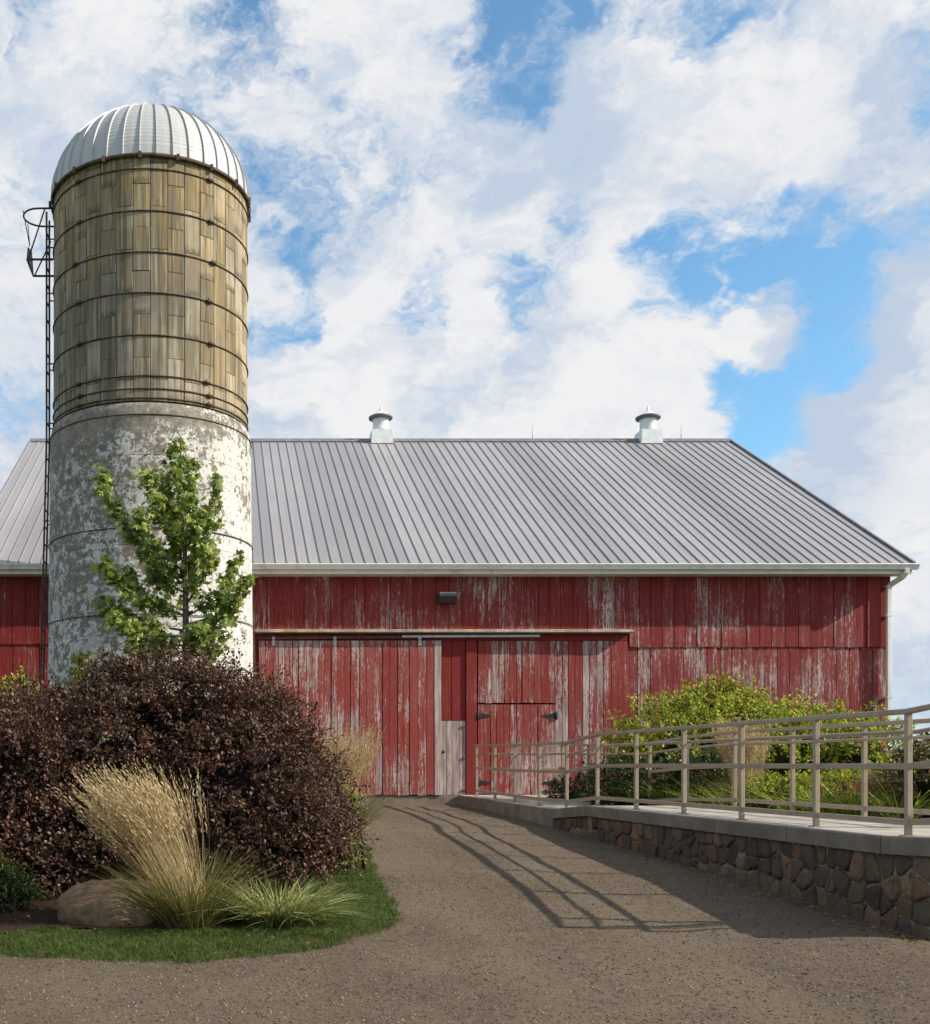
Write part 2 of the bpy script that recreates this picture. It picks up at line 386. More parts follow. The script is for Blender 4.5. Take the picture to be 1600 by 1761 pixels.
def m_gravel():
    m, t, b = mat('crushed_gravel', .95, .15); p = pos(t)
    v = NN(t, 'ShaderNodeTexVoronoi', i_Vector=p, i_Scale=85.0); v.feature = 'F1'
    v2 = NN(t, 'ShaderNodeTexVoronoi', i_Vector=p, i_Scale=150.0)
    n = NOISE(t, p, .55, 5, .6); n2 = NOISE(t, p, 3.2, 6, .65); n3 = NOISE(t, V2(t, 'MULTIPLY', p, (1.9, .30, 1)), 1.0, 6, .65)
    c = MIX(t, STEP(t, n, .35, .65), (.105, .072, .044), (.172, .126, .083))
    c = MIX(t, STEP(t, n3, .5, .68, 0, .75), c, (.165, .10, .055))
    c = MIX(t, STEP(t, n2, .48, .70, 0, .65), c, (.06, .045, .034))
    bw = NN(t, 'ShaderNodeRGBToBW', i_Color=v.outputs['Color']).outputs[0]
    c = MIX(t, STEP(t, bw, .15, .9, .0, .6), c, (.20, .17, .14))
    bw2 = NN(t, 'ShaderNodeRGBToBW', i_Color=v2.outputs['Color']).outputs[0]
    c = MIX(t, STEP(t, bw2, .55, .9, 0, .42), c, (.055, .042, .032))
    setc(t, b, c)
    h1 = NOISE(t, p, 38, 6, .75); h2 = NOISE(t, p, 110, 4, .7); h3 = NOISE(t, p, 9, 5, .6)
    h4 = NOISE(t, p, 14, 6, .7)
    c = MIX(t, STEP(t, h4, .5, .68, 0, .55), c, (.21, .165, .115)); c = MIX(t, STEP(t, h4, .46, .30, 0, .5), c, (.07, .05, .034))
    c = MIX(t, STEP(t, h1, .52, .68, 0, .5), c, (.24, .19, .14)); c = MIX(t, STEP(t, h1, .46, .32, 0, .6), c, (.055, .042, .032))
    # compacted wheel tracks running up to the doors
    sp = NN(t, 'ShaderNodeSeparateXYZ', i_Vector=p); xc = M2(t, 'ADD', sp.outputs[0], M2(t, 'MULTIPLY', M2(t, 'SUBTRACT', n, .5), 1.6))
    xc = M2(t, 'SUBTRACT', xc, M2(t, 'MULTIPLY', sp.outputs[1], .035))
    tr = None
    for x0 in (1.75, 3.25):
        a = STEP(t, M2(t, 'ABSOLUTE', M2(t, 'SUBTRACT', xc, x0)), .10, .48, 1, 0); tr = a if tr is None else M2(t, 'ADD', tr, a)
    tr = M2(t, 'MULTIPLY', tr, STEP(t, n2, .3, .6, .25, .7))
    c = MIX(t, M2(t, 'MULTIPLY', tr, .75), c, (.185, .142, .10))
    setc(t, b, c)
    bump(t, b, M2(t, 'ADD', M2(t, 'ADD', M2(t, 'MULTIPLY', h1, 1.0), M2(t, 'MULTIPLY', h2, .45)), M2(t, 'MULTIPLY', h3, 1.2)), .022, 1.0)
    return m
GRAVEL = m_gravel()
STONELET = m_leaf('gravel_stones', [(0, (.07, .052, .037)), (.3, (.11, .083, .058)), (.75, (.17, .135, .098)), (1, (.27, .225, .175))], .9, 0.0, .2)
def m_stone():
    m, t, b = mat('fieldstone', .85, .25); p = pos(t); oi = oinfo(t)
    n = NOISE(t, p, 9, 7, .65, .4); n2 = NOISE(t, p, 42, 5, .7)
    c = MIX(t, STEP(t, n, .35, .65, 0, .6), oi.outputs['Color'], (.10, .085, .072))
    c = MIX(t, M2(t, 'MULTIPLY', STEP(t, n2, .52, .75), .4), c, (.30, .26, .21))
    setc(t, b, c); bump(t, b, M2(t, 'ADD', n, M2(t, 'MULTIPLY', n2, .4)), .015)
    return m
STONE = m_stone()
SOIL = m_plain('lawn_soil', (.055, .062, .022), .95, .1, var=.4, scale=9, bmp=.01)
MULCH = m_plain('bark_mulch', (.05, .03, .02), .95, .1, var=.5, scale=30, bmp=.02)
FIELD = m_plain('meadow', (.07, .10, .03), .95, .1, var=.3, scale=.3)

# ---------------------------------------------------------------- ground
YK = [-60, 0, 6, 8.5, 9.7, 11, 13.4, 16.8, 20, 22.9, 60, 3000]
ZK = [0.0, .02, .06, .15, .22, .31, .44, .60, .69, .735, .735, .4]
def sst(a, b, x): t = min(1, max(0, (x-a)/(b-a))); return t*t*(3-2*t)
def gz(x, y):
    z = float(np.interp(y, YK, ZK))
    z += .06*sst(3.5, 5.3, x)*(1-sst(11, 14, y))*sst(6, 8, y)
    bed = sst(6.2, 6.9, x)*sst(8.3, 8.8, y)
    z += (0.92-z)*bed*(1-sst(40, 80, y))
    return z
def G(pxx, pyy):
    """point of the drive seen at a pixel of the photograph"""
    Y = 9.0
    for _ in range(40):
        Yn = (CAMZ-gz((pxx-CX)/F*Y, Y))*F/(pyy-CY); Y += (Yn-Y)*.5
    return Vector(((pxx-CX)/F*Y, Y, gz((pxx-CX)/F*Y, Y)))
def sheet(name, xs, ys, zf, m, keep=None, smooth=True, parent=None):
    nx, ny = len(xs), len(ys)
    V = np.array([[x, y, zf(x, y)] for y in ys for x in xs])
    T = []
    for j in range(ny-1):
        for i in range(nx-1):
            if keep and not keep((xs[i]+xs[i+1])/2, (ys[j]+ys[j+1])/2): continue
            T.append((j*nx+i, j*nx+i+1, (j+1)*nx+i+1, (j+1)*nx+i))
    return obj(name, npmesh(name, V, np.array(T), smooth), m, parent)
gx = [-3000, -900, -300, -100, -40, -20, -12] + list(np.arange(-8, 16.01, .4)) + [20, 30, 60, 150, 400, 1200, 3000]
gy = [-60, -20, -5] + list(np.arange(0, 26.01, .4)) + [30, 36, 45, 60, 90, 150, 300, 700, 1500, 3000]
tag(sheet('ground', gx, gy, lambda x, y: gz(x, y)-.03, FIELD), kind='structure')
def drivez(x, y):
    v = Vector((x*1.3, y*.7, 0))
    return gz(x, y) + .010*mnoise.noise(v*1.6) + .012*mnoise.noise(Vector((x*2.2, y*.25, 5))) + .004*mnoise.noise(Vector((x*9, y*9, 2)))
tag(sheet('gravel_drive', list(np.arange(-9, 6.31, .09)), list(np.arange(1, 22.86, .09))+[22.86], drivez, GRAVEL), kind='structure')

# island outline, read off the drive
edge = [G(a, b) for a, b in ((0, 1642), (150, 1652), (300, 1655), (450, 1645), (570, 1626), (650, 1602), (684, 1580), (672, 1555), (650, 1520), (632, 1480), (624, 1430))]
isl = [(-7.5, edge[0].y+1.1), (-4.0, edge[0].y+.25)] + [(p.x, p.y) for p in edge] + [(1.9, 21.5), (-7.5, 22.3)]
def inside(x, y, poly):
    r = False; j = len(poly)-1
    for i in range(len(poly)):
        xi, yi = poly[i]; xj, yj = poly[j]
        if (yi > y) != (yj > y) and x < (xj-xi)*(y-yi)/(yj-yi)+xi: r = not r
        j = i
    return r
def edist(x, y, poly):
    d = 1e9
    for i in range(len(poly)):
        ax, ay = poly[i-1]; bx, by = poly[i]; dx, dy = bx-ax, by-ay
        t = max(0, min(1, ((x-ax)*dx+(y-ay)*dy)/(dx*dx+dy*dy))); d = min(d, math.hypot(x-ax-t*dx, y-ay-t*dy))
    return d
def lawnw(x): return .30 + .55*sst(-2.2, -1.2, x)   # the strip of grass is wider at the tip of the bed
def islz(x, y): return gz(x, y) - .004 + .05*min(1, edist(x, y, isl)/.25)
xs = list(np.arange(-7.5, 2.6, .07)); ys = list(np.arange(6.8, 22.3, .07))
tag(sheet('lawn_edge', xs, ys, islz, SOIL, lambda x, y: inside(x, y, isl) and edist(x, y, isl) < lawnw(x)+.15), kind='structure')
tag(sheet('planting_bed', xs, ys, lambda x, y: islz(x, y)+.006+.025*abs(mnoise.noise(Vector((x*6, y*6, 0)))), MULCH,
      lambda x, y: inside(x, y, isl) and edist(x, y, isl) > lawnw(x)-.02), kind='structure')
tag(sheet('garden_bed', list(np.arange(6.7, 16.01, .15)), list(np.arange(9, 22.7, .15)), lambda x, y: gz(x, y)+.01+.04*mnoise.noise(Vector((x*2, y*2, 1))), MULCH), kind='structure')

# ---------------------------------------------------------------- barn
YW = 22.9; KW = YW/F
def bx(p): return (p-CX)*KW
def bz(p): return CAMZ+(CY-p)*KW
XL, XR = -5.25, bx(1532)
YE, ZE = 22.5, CAMZ+(CY-968)*22.5/F
YR = YE*1.36; ZR = CAMZ+(CY-758)*YR/F
RXL, RXR = -5.46, (1570-CX)/F*YE
barn = tag(empty('barn', ((XL+XR)/2, YW, .6)), 'long red timber barn with peeling paint under a grey metal roof', 'barn')
slope = (ZR-ZE)/(YR-YE)
mb = MB()   # frame and sheathing behind the boards
wy = YW+.03; zt = ZE+slope*(wy-YE)-.05; zb = .60; yb = 2*YR-YW
mb.add([(XL,wy,zb),(XR-.03,wy,zb),(XR-.03,yb,zb),(XL,yb,zb),(XL,wy,zt),(XR-.03,wy,zt),(XR-.03,yb,zt),(XL,yb,zt),(XL,YR,ZR-.06),(XR-.03,YR,ZR-.06)],
       [(0,1,5,4),(1,2,7-1,9,5),(2,3,7,6),(3,0,4,8,7),(4,5,9,8),(8,9,6,7)])
wall = mb.build('wall', PAINT, barn); wall.color = (.25, .1, 0, 1)
bmesh_cache = {}
def board(name, x0, x1, z0, z1, yf, th, parent, peel, fade=0.0, rag=0.0):
    m = MB(); g = random.uniform(.002, .006)
    x0 += g; x1 -= g; yf += random.uniform(-.006, .006)
    c = .005; t0, t1 = random.uniform(-rag, rag), random.uniform(-rag, rag); s = random.uniform(-.003, .003)
    m.add([(x0+s,yf+c,z0+t0),(x0+s+c,yf,z0+t0),(x1+s-c,yf,z0+t1),(x1+s,yf+c,z0+t1),(x1+s,yf+th,z0+t1),(x0+s,yf+th,z0+t0),
           (x0,yf+c,z1),(x0+c,yf,z1),(x1-c,yf,z1),(x1,yf+c,z1),(x1,yf+th,z1),(x0,yf+th,z1)],
          [(0,1,7,6),(1,2,8,7),(2,3,9,8),(3,4,10,9),(5,0,6,11),(4,5,11,10),(5,4,3,2,1,0),(6,7,8,9,10,11)])
    o = m.build(name, PAINT, parent); o.color = (peel, fade, random.random(), 1)
    return o
def run(x0, x1, z0, z1, yf, th, parent, peel, w=(.22, .30), fade=0.0, rag=.01, name='board'):
    x = x0; k = 0
    while x < x1-.02:
        ww = random.uniform(*w); xe = x+ww
        if x1-xe < w[0]*.6: xe = x1
        p = peel(x) if callable(peel) else random.uniform(*peel)
        board(name, x, xe, z0, z1, yf, th, parent, p, fade*random.uniform(.4, 1.2), rag); x = xe; k += 1
zs = bz(990); zbreak = bz(1113)
DX0, DX1, DX2, DX3 = bx(445), bx(757), bx(1078), bx(1083)
def pk(x): return random.choice([.54, .58, .61, .64, .67, .70])
run(XL, bx(440), bz(1108), zs+.1, YW-.025, .05, wall, (.45, .62))
run(XL, bx(440), .93, bz(1108)+.06, YW, .028, wall, (.5, .68))
run(bx(440), DX3-.02, bz(1084), zs+.1, YW-.02, .045, wall, pk)
run(DX3-.02, bx(1490), zbreak, zs+.1, YW-.025, .05, wall, pk)
board('board', bx(1490), bx(1513), bz(1113), zs+.1, YW-.04, .06, wall, .05, .35)
board('board', bx(1513), XR-.005, zbreak, zs+.1, YW-.02, .045, wall, .15)
run(DX2+.01, XR-.01, .93, zbreak+.06, YW, .028, wall, (.6, .76))
# foundation
mb = MB(); mb.bevbox((XL-.05, YW-.10, .45), (bx(816), YW+.3, .934), .012)
mb.bevbox((bx(816)+.004, YW-.09, .45), (XR+.05, YW+.3, .925), .012); mb.build('foundation', CONCD, barn)
# roof
mb = MB(); RL = math.hypot(YR-YE, ZR-ZE); nY, nZ = -(ZR-ZE)/RL, (YR-YE)/RL
for (a, b_) in (((YE, ZE), (YR, ZR)),):
    mb.add([(RXL, YE, ZE-.02), (RXR, YE, ZE-.02), (RXR, YR, ZR-.02), (RXL, YR, ZR-.02), (RXL, YE, ZE-.10), (RXR, YE, ZE-.10), (RXR, YR, ZR-.12), (RXL, YR, ZR-.12)],
           [(0,1,2,3),(7,6,5,4),(0,4,5,1),(1,5,6,2),(3,7,4,0)])
yb2 = 2*YR-YE
mb.add([(RXL, YR, ZR-.01), (RXR, YR, ZR-.01), (RXR, yb2, ZE), (RXL, yb2, ZE)], [(0,1,2,3)])
roof = mb.build('roof', ROOFDK, barn)
W_ = .2362; NP = int(round((RXR-RXL)/W_)); W_ = (RXR-RXL)/NP
pm = MB(); rh = .025
prof = [(0, .0), (.002, rh), (.014, rh), (.020, .0), (.10, .0), (.14, .0012), (.18, 0), (W_, .0)]
vs = [(a, 0, b_) for a, b_ in prof]+[(a, RL+.01, b_) for a, b_ in prof]; k = len(prof)
pm.add(vs, [(i, i+1, k+i+1, k+i) for i in range(k-1)])
pmesh = pm.mesh('roof_panel'); pmesh.materials.append(ROOF)
ang = math.atan2(ZR-ZE, YR-YE)
for i in range(NP):
    o = bpy.data.objects.new('roof_panel', pmesh); link(o, roof)
    o.rotation_euler = (ang, 0, 0)
    if i % 4 == 0: tone = random.uniform(.88, 1.10)
    o.color = (tone*random.uniform(.97, 1.03),)*3+(1,)
    o.location = Vector((RXL+i*W_, YE-.03+nY*.002, ZE-.03*slope+.004+random.uniform(0, .003)))
mb = MB(); mb.sweep([(RXL-.02, YR, ZR+.03), (RXR+.02, YR, ZR+.03)], [(-.16, -.09), (-.15, -.11), (0, .02), (.15, -.11), (.16, -.09), (.0, .04)]); mb.build('ridge_cap', ROOFDK, roof)
mb = MB(); mb.sweep([(RXR+.012, YE-.04, ZE-.06), (RXR+.012, YR, ZR-.03)], [(-.012, -.10), (.012, -.10), (.012, .08), (-.04, .08), (-.04, .065), (-.012, .065)]); mb.build('rake_trim', ROOFDK, roof)
mb = MB(); mb.sweep([(RXL-.012, YE-.04, ZE-.06), (RXL-.012, YR, ZR-.03)], [(-.012, -.10), (.012, -.10), (.012, .08), (-.012, .08)]); mb.build('rake_trim', ROOFDK, roof)
# gutter, fascia and downspout
gyf = YE-.02
mb = MB(); gp = [(0, 0), (.13, 0), (.135, -.012), (.13, -.03), (.105, -.075), (.09, -.118), (.02, -.118), (0, -.10)]
mb.sweep([(RXL-.03, gyf, ZE-.035), (RXR+.06, gyf, ZE-.035)], [(a, b_) for a, b_ in gp]); mb.build('gutter', WHITE, roof)
mb = MB(); mb.box((RXL, gyf+.012, ZE-.235), (RXR-.02, gyf+.04, ZE-.012)); mb.box((RXL, gyf+.042, ZE-.225), (RXR-.02, YW-.02, ZE-.205)); mb.build('fascia', WHITE, roof)
dx = bx(1524)
def rpr(w, d, r=.012): return [(-w+r, -d), (w-r, -d), (w, -d+r), (w, d-r), (w-r, d), (-w+r, d), (-w, d-r), (-w, -d+r)]
mb = MB(); mb.sweep([(dx+.13, gyf-.07, ZE-.14), (dx+.13, gyf-.06, ZE-.22), (dx+.10, gyf+.02, ZE-.30), (dx+.02, YW-.13, ZE-.42), (dx, YW-.10, ZE-.52), (dx, YW-.10, 3.6), (dx, YW-.10, 1.2), (dx, YW-.10, .97)], rpr(.05, .04), up=Vector((0, -1, .001)))
dsp = mb.build('downspout', WHITE, barn)
for z in (bz(1010), bz(1060), bz(1200), bz(1290)):
    m = MB(); m.box((dx-.062, YW-.145, z-.012), (dx+.062, YW-.01, z+.012)); m.build('strap', WHITE, dsp)
# ridge vents and lightning rods stand on the ridge
for vx, lab in ((655, 'white round ridge vent on the barn roof, the one nearer the silo'), (1115, 'white round ridge vent on the barn roof, the one farther from the silo')):
    X = (vx-CX)/F*YR; c = Vector((X, YR, ZR))
    v = tag(empty('ridge_vent', c), lab, 'roof vent', 'vents along the barn ridge')
    m = MB(); h = .31
    m.add([(X-h,YR-h,ZR-.16),(X+h,YR-h,ZR-.16),(X+h,YR+h,ZR-.16),(X-h,YR+h,ZR-.16),(X-.28,YR-.28,ZR+.25),(X+.28,YR-.28,ZR+.25),(X+.28,YR+.28,ZR+.25),(X-.28,YR+.28,ZR+.25)],
          [(4,5,6,7),(0,1,5,4),(1,2,6,5),(2,3,7,6),(3,0,4,7)]); m.build('base_box', VENT, v)
    m = MB(); m.lathe([(.25, .25), (.245, .30), (.23, .33), (.225, .55), (.25, .60)], 28, c); m.build('drum', VENT, v)
    m = MB(); m.lathe([(.26, .598), (.34, .625), (.345, .665), (.33, .68)], 28, c); m.build('dark_band', VENTDK, v)
    m = MB(); m.lathe([(.345, .682), (.27, .72), (.15, .79), (.06, .86), (.03, .93), (.008, 1.02)], 28, c); m.build('cap', VENT, v)
for rx, lab in ((916, 'thin lightning rod on the ridge between the two vents'), (1172, 'thin lightning rod on the ridge beyond the farther vent')):
    X = (rx-CX)/F*YR; m = MB(); m.tube([(X, YR, ZR), (X, YR, ZR+.18), (X, YR, ZR+.46)], .012, 6, [1.2, 1, .4])
    m.lathe([(.035, .03), (.03, .06), (.012, .07)], 8, (X, YR, ZR)); tag(m.build('lightning_rod', GALV), lab, 'lightning rod', 'lightning rods on the barn ridge')
# --- doors
zdt = bz(1103); zdb = .945
ledge = MB(); ledge.bevbox((bx(438), YW-.26, bz(1090)), (DX3, YW-.02, bz(1085)), .008); ledge.build('door_track_ledge', LEDGE, barn)
lb = board('track_backing_board', bx(442), DX2, bz(1103)+.01, bz(1091), YW-.05, .05, barn, .15)
trk = MB(); trk.sweep([(bx(690), YW-.13, bz(1096)), (bx(925), YW-.13, bz(1095))], [(-.02, -.025), (.02, -.025), (.02, .025), (-.02, .025)]); trk = trk.build('galvanised_track', GALV, barn)
trk = MB(); trk.sweep([(bx(446), YW-.12, bz(1099)), (bx(690)-.01, YW-.12, bz(1097))], [(-.02, -.025), (.02, -.025), (.02, .025), (-.02, .025)]); trk.build('rusty_track', RUST, barn)
d1 = MB(); d1.box((DX0, YW-.085, zdb+.01), (DX1, YW-.045, zdt-.01)); door1 = d1.build('sliding_door', DARK, barn)
door1['label'] = 'faded red sliding door of narrow peeling boards'
run(DX0, bx(745), zdb, zdt, YW-.125, .038, door1, lambda x: random.choice([.66, .7, .74, .78, .82] if x < 2.4 else [.56, .62, .66, .7, .74, .76]), (.12, .19), fade=.6, rag=.015)
board('edge_board', bx(745), DX1, zdb, zdt, YW-.14, .05, door1, .97, .8)
for hx in (470, 575, 720):
    m = MB(); m.box((bx(hx)-.03, YW-.15, zdt-.10), (bx(hx)+.03, YW-.128, zdt+.05)); m.tube([(bx(hx), YW-.18, zdt+.05), (bx(hx), YW-.10, zdt+.05)], .035, 10); m.build('hanger', GALV, door1)
d2 = MB(); d2.box((DX1+.01, YW-.018, zdb+.01), (DX2-.01, YW+.01, zdt-.01)); door2 = d2.build('right_door', DARK, barn)
door2.name = 'panelled_door'; door2['label'] = 'red plank door with an inset half door and iron strap hinges'
run(DX1+.005, bx(800), bz(1240)+.01, zdt, YW-.04, .02, door2, (.12, .3), (.22, .30))
run(DX1+.005, bx(800), zdb, bz(1240), YW-.055, .035, door2, (.85, 1.0), (.12, .18), fade=.6, name='hatch_board')
board('post', bx(800)+.004, bx(819), .90, zdt, YW-.08, .06, door2, .25, .1)
run(bx(820)+.01, bx(953), bz(1210)+.01, zdt, YW-.065, .045, door2, lambda x: random.choice([.58, .64, .68, .72, .8]), (.11, .17), fade=.35)
run(bx(820)+.01, bx(953), zdb+.01, bz(1212), YW-.065, .045, door2, lambda x: random.choice([.6, .66, .7, .76]), (.12, .19), fade=.35, rag=.02)
run(bx(953)+.008, bx(976), zdb, zdt, YW-.06, .04, door2, (.84, .92), (.14, .16))
run(bx(976), DX2, zdb, zdt, YW-.06, .04, door2, lambda x: random.choice([.6, .66, .72, .78, .88]), (.13, .17), fade=.3)
for hx, sgn in ((821, 1), (955, -1)):
    for hy in (1231, 1346):
        X, Z = bx(hx), bz(hy); m = MB()
        m.box((X-.03, YW-.085, Z-.09), (X+.03, YW-.068, Z+.09)); m.tube([(X, YW-.09, Z-.08), (X, YW-.09, Z+.08)], .014, 8)
        q = [(X+sgn*.03, Z-.05), (X+sgn*.10, Z-.042), (X+sgn*.22, Z-.022), (X+sgn*.25, Z-.03), (X+sgn*.29, Z), (X+sgn*.25, Z+.03), (X+sgn*.22, Z+.022), (X+sgn*.10, Z+.042), (X+sgn*.03, Z+.05)]
        n = len(q); m.add([(a, YW-.082, b_) for a, b_ in q]+[(a, YW-.066, b_) for a, b_ in q], [tuple(range(n)) if sgn > 0 else tuple(range(n-1, -1, -1))]+[(i, n+i, n+(i+1) % n, (i+1) % n) for i in range(n)])
        m.build('strap_hinge', IRON, door2)
for hx, hy in ((800, 1251), (801, 1305), (800, 1360)):
    X, Z = bx(hx), bz(hy); m = MB(); m.box((X-.10, YW-.072, Z-.022), (X+.02, YW-.05, Z+.022)); m.build('hatch_hinge', RUST, door2)
m = MB(); m.lathe([(.03, 0), (.03, .03), (.02, .045)], 10); k = m.build('knob', IRON, door2); k.rotation_euler = (rad(90), 0, 0)
k.location = Vector((bx(762), YW-.058, bz(1293)))
# wall lamp
lx, lz = bx(766), bz(1031)
lamp = tag(empty('wall_lamp', (lx, YW-.03, lz)), 'dark bronze wall lamp high above the barn doors', 'wall lamp')
m = MB(); m.bevbox((lx-.20, YW-.06, lz-.10), (lx-.06, YW-.022, lz+.10), .01); m.build('mounting_plate', LAMPM, lamp)
m = MB(); pr = [(-.16, -.11)]+[(-.16+.30*math.sin(a)*.9, -.11+.19*(1-math.cos(a))) for a in (.5, 1.0, 1.57)]
m.sweep([(lx-.19, YW-.06, lz), (lx+.19, YW-.06, lz)], [(.0, -.11), (.14, -.10), (.24, -.05), (.27, .03), (.26, .085), (0, .10)]); m.build('hood', LAMPM, lamp)
m = MB(); m.box((lx-.175, YW-.31, lz+.088), (lx+.17, YW-.09, lz+.106)); m.build('lens', GLASSM, lamp)

# ---------------------------------------------------------------- silo
DS = 19.8; SX = (260-CX)/F*DS; R1 = 1.79; R0 = 1.925
silo = tag(empty('silo', (SX, DS, .55)), 'tall round concrete stave silo with a ribbed metal dome beside the barn', 'silo')
def szf(py, r): return CAMZ+(CY-py)*(DS-r)/F
ZT = szf(266, R1); ZM = szf(690, R1)
m = MB(); prf = [(R0, .45)]+[(R0-(R0-1.855)*t, .45+(ZM-.75)*t) for t in (.15, .3, .45, .6, .75, .9, 1)]+[(1.85, ZM-.18), (1.835, ZM-.09), (1.80, ZM-.02), (1.70, ZM)]
m.lathe(prf, 128, (SX, DS, 0)); m.build('base_wall', WASH, silo)
m = MB(); m.lathe([(R1-.055, ZM-.05), (R1-.055, ZT+.05)], 64, (SX, DS, 0)); m.build('inner_wall', m_plain('dark_joint_mortar', (.10, .085, .06), .95), silo)  # dark mortar seen in the joints between the staves
NS = 38; SH = .735; cache = {}
def stave_mesh(h):
    k = round(h, 3)
    if k in cache: return cache[k]
    m = MB(); a0, a1 = rad(180/NS)*.972, R1; c = .006; da = c/R1
    row = []
    for z in (0, c, h-c, h):
        e = c if z in (0, h) else 0
        for a in (-a0, -a0+da*1.2, -a0*.4, a0*.4, a0-da*1.2, a0):
            r = R1 - (e if abs(a) < a0 else max(e, c))
            row.append((r*math.cos(a), r*math.sin(a), z))
    m.add(row, [(j*6+i, j*6+i+1, j*6+7+i, j*6+6+i) for j in range(3) for i in range(5)])
    me = m.mesh('stave'); me.materials.append(STAVE); cache[k] = me; return me
for i in range(NS):
    a = 2*math.pi*(i+.35)/NS; z = ZM+.01; first = True
    while z < ZT-.02:
        h = SH
        if first and i % 2: h = SH*.5
        first = False
        if z+h > ZT-.12: h = ZT-z
        o = bpy.data.objects.new('stave', stave_mesh(h-.004)); link(o, silo)
        o.rotation_euler = (0, 0, a); o.location = (random.uniform(-.004, .004)*math.cos(a), random.uniform(-.004, .004)*math.sin(a), z+.002-silo.location.z)
        z += h
def hoop(py, r, t, lug=True, mt=RUST):
    z = szf(py, r) ; m = MB()
    m.tube([(SX+(r+t*.8)*math.cos(2*math.pi*i/96), DS+(r+t*.8)*math.sin(2*math.pi*i/96), z) for i in range(96)], t, 6, loop=True)
    h = m.build('hoop', mt, silo)
    if lug:
        for a in (rad(-52), rad(-131)):
            a += random.uniform(-.04, .04)
            c = Vector((SX+(r+.03)*math.cos(a), DS+(r+.03)*math.sin(a), z)); tdir = Vector((-math.sin(a), math.cos(a), 0))
            q = MB(); q.tube([c-tdir*.07, c-tdir*.03, c+tdir*.03, c+tdir*.07], .022, 6, [.7, 1.2, 1.2, .7]); q.tube([c-tdir*.02-Vector((0, 0, .05)), c-tdir*.02+Vector((0, 0, .05))], .012, 6); q.build('hoop_lug', RUST, h)
for py in (290, 362, 433, 503, 576, 646, 668, 684): hoop(py, R1, .0125)
for py, r in ((712, 1.855), (907, 1.882), (1056, 1.905)): hoop(py, r, .009, False)
# dome
RD = R1+.035; HD = 1.60; ND = 40
m = MB(); m.lathe([(RD-.03, 0)]+[((RD-.03)*math.cos(t), (HD-.03)*math.sin(t)) for t in [rad(x) for x in (10, 20, 30, 40, 50, 60, 70, 80, 88)]], 64, (SX, DS, ZT))
dome = m.build('dome', DOME, silo)
m = MB(); a0 = rad(180/ND); rows = 15; vs = []; fs = []
for j in range(rows+1):
    t = rad(88.5)*j/rows; 
    for (fa, dr) in ((-1, .0), (-.985, .03), (-.90, .03), (-.87, .0), (0, .0), (1, .0)):
        bb = .004 if fa in (0, ) else 0
        for (tt, d2) in ((t, 0),):
            r = (RD+dr)*math.cos(tt); vs.append((r*math.cos(fa*a0), r*math.sin(fa*a0), (HD+dr)*math.sin(tt)))
for j in range(rows):
    for i in range(5): fs.append((j*6+i, j*6+i+1, j*6+7+i, j*6+6+i))
m.add(vs, fs)
# pressed cross ribs: thin steps across the gore
for j in range(2, 30):
    t = rad(3.0*j*.92); r0 = RD*math.cos(t); z0 = HD*math.sin(t); t2 = t+rad(.7); r2 = RD*math.cos(t2); z2 = HD*math.sin(t2)
    tm = (t+t2)/2; rm = (RD+.0045)*math.cos(tm); zm = (HD+.0045)*math.sin(tm)
    f0, f1 = -.84*a0, .98*a0
    m.add([(r0*math.cos(f0), r0*math.sin(f0), z0), (r0*math.cos(f1), r0*math.sin(f1), z0), (rm*math.cos(f1), rm*math.sin(f1), zm), (rm*math.cos(f0), rm*math.sin(f0), zm), (r2*math.cos(f1), r2*math.sin(f1), z2), (r2*math.cos(f0), r2*math.sin(f0), z2)], [(0,1,2,3),(3,2,4,5)])
gm = m.mesh('dome_panel'); gm.materials.append(DOME)
for i in range(ND):
    o = bpy.data.objects.new('dome_panel', gm); link(o, dome); o.rotation_euler = (0, 0, 2*math.pi*(i+.2)/ND+random.uniform(-.002, .002)); o.location = Vector((SX, DS, ZT+.004))
m = MB(); m.lathe([(RD+.012, -.05), (RD+.028, -.045), (RD+.028, .0), (RD+.005, .02)], 96, (SX, DS, ZT), cap=False); m.build('rim', RUST, dome)
m = MB(); m.lathe([(.22, HD-.01), (.20, HD+.03), (.05, HD+.05)], 20, (SX, DS, ZT)); m.build('dome_cap', DOME, dome)
for i in range(10):
    a = rad(180+i*20+8); m = MB(); c = Vector((SX+(RD+.03)*math.cos(a), DS+(RD+.03)*math.sin(a), ZT)); m.box(c-Vector((.025, .025, .09)), c+Vector((.025, .025, .02))); m.build('clip', RUST, dome)
# ladder on the left flank, with a guard hoop and a small platform near the top
lx0 = SX-R1-.13; lx1 = SX-R0-.16; Yf, Yn = DS-.16, DS+.16
ztop = CAMZ+(CY-372)*DS/F; zmid = 7.6
m = MB(); lad = None
ladder = bpy.data.objects.new('ladder', None); link(ladder, silo); ladder.location = Vector((lx0, DS, 1.0))-silo.location
def ladx(z): return lx0 if z > zmid else lx0+(lx1-lx0)*(zmid-z)/(zmid-1)
for Y in (Yf, Yn):
    m = MB(); m.tube([(ladx(z), Y, z) for z in (.8, 2.5, 5, zmid, 9.5, ztop)], .019, 6); m.build('side_rail', RUST, ladder)
z = 1.2
rm = MB(); rm.tube([(0, Yf-DS, 0), (0, Yn-DS, 0)], .014, 6); rmesh = rm.mesh('rung'); rmesh.materials.append(RUST)
while z < ztop-.05:
    o = bpy.data.objects.new('rung', rmesh); link(o, ladder); o.location = Vector((ladx(z), DS, z))-silo.location-ladder.location; z += .32
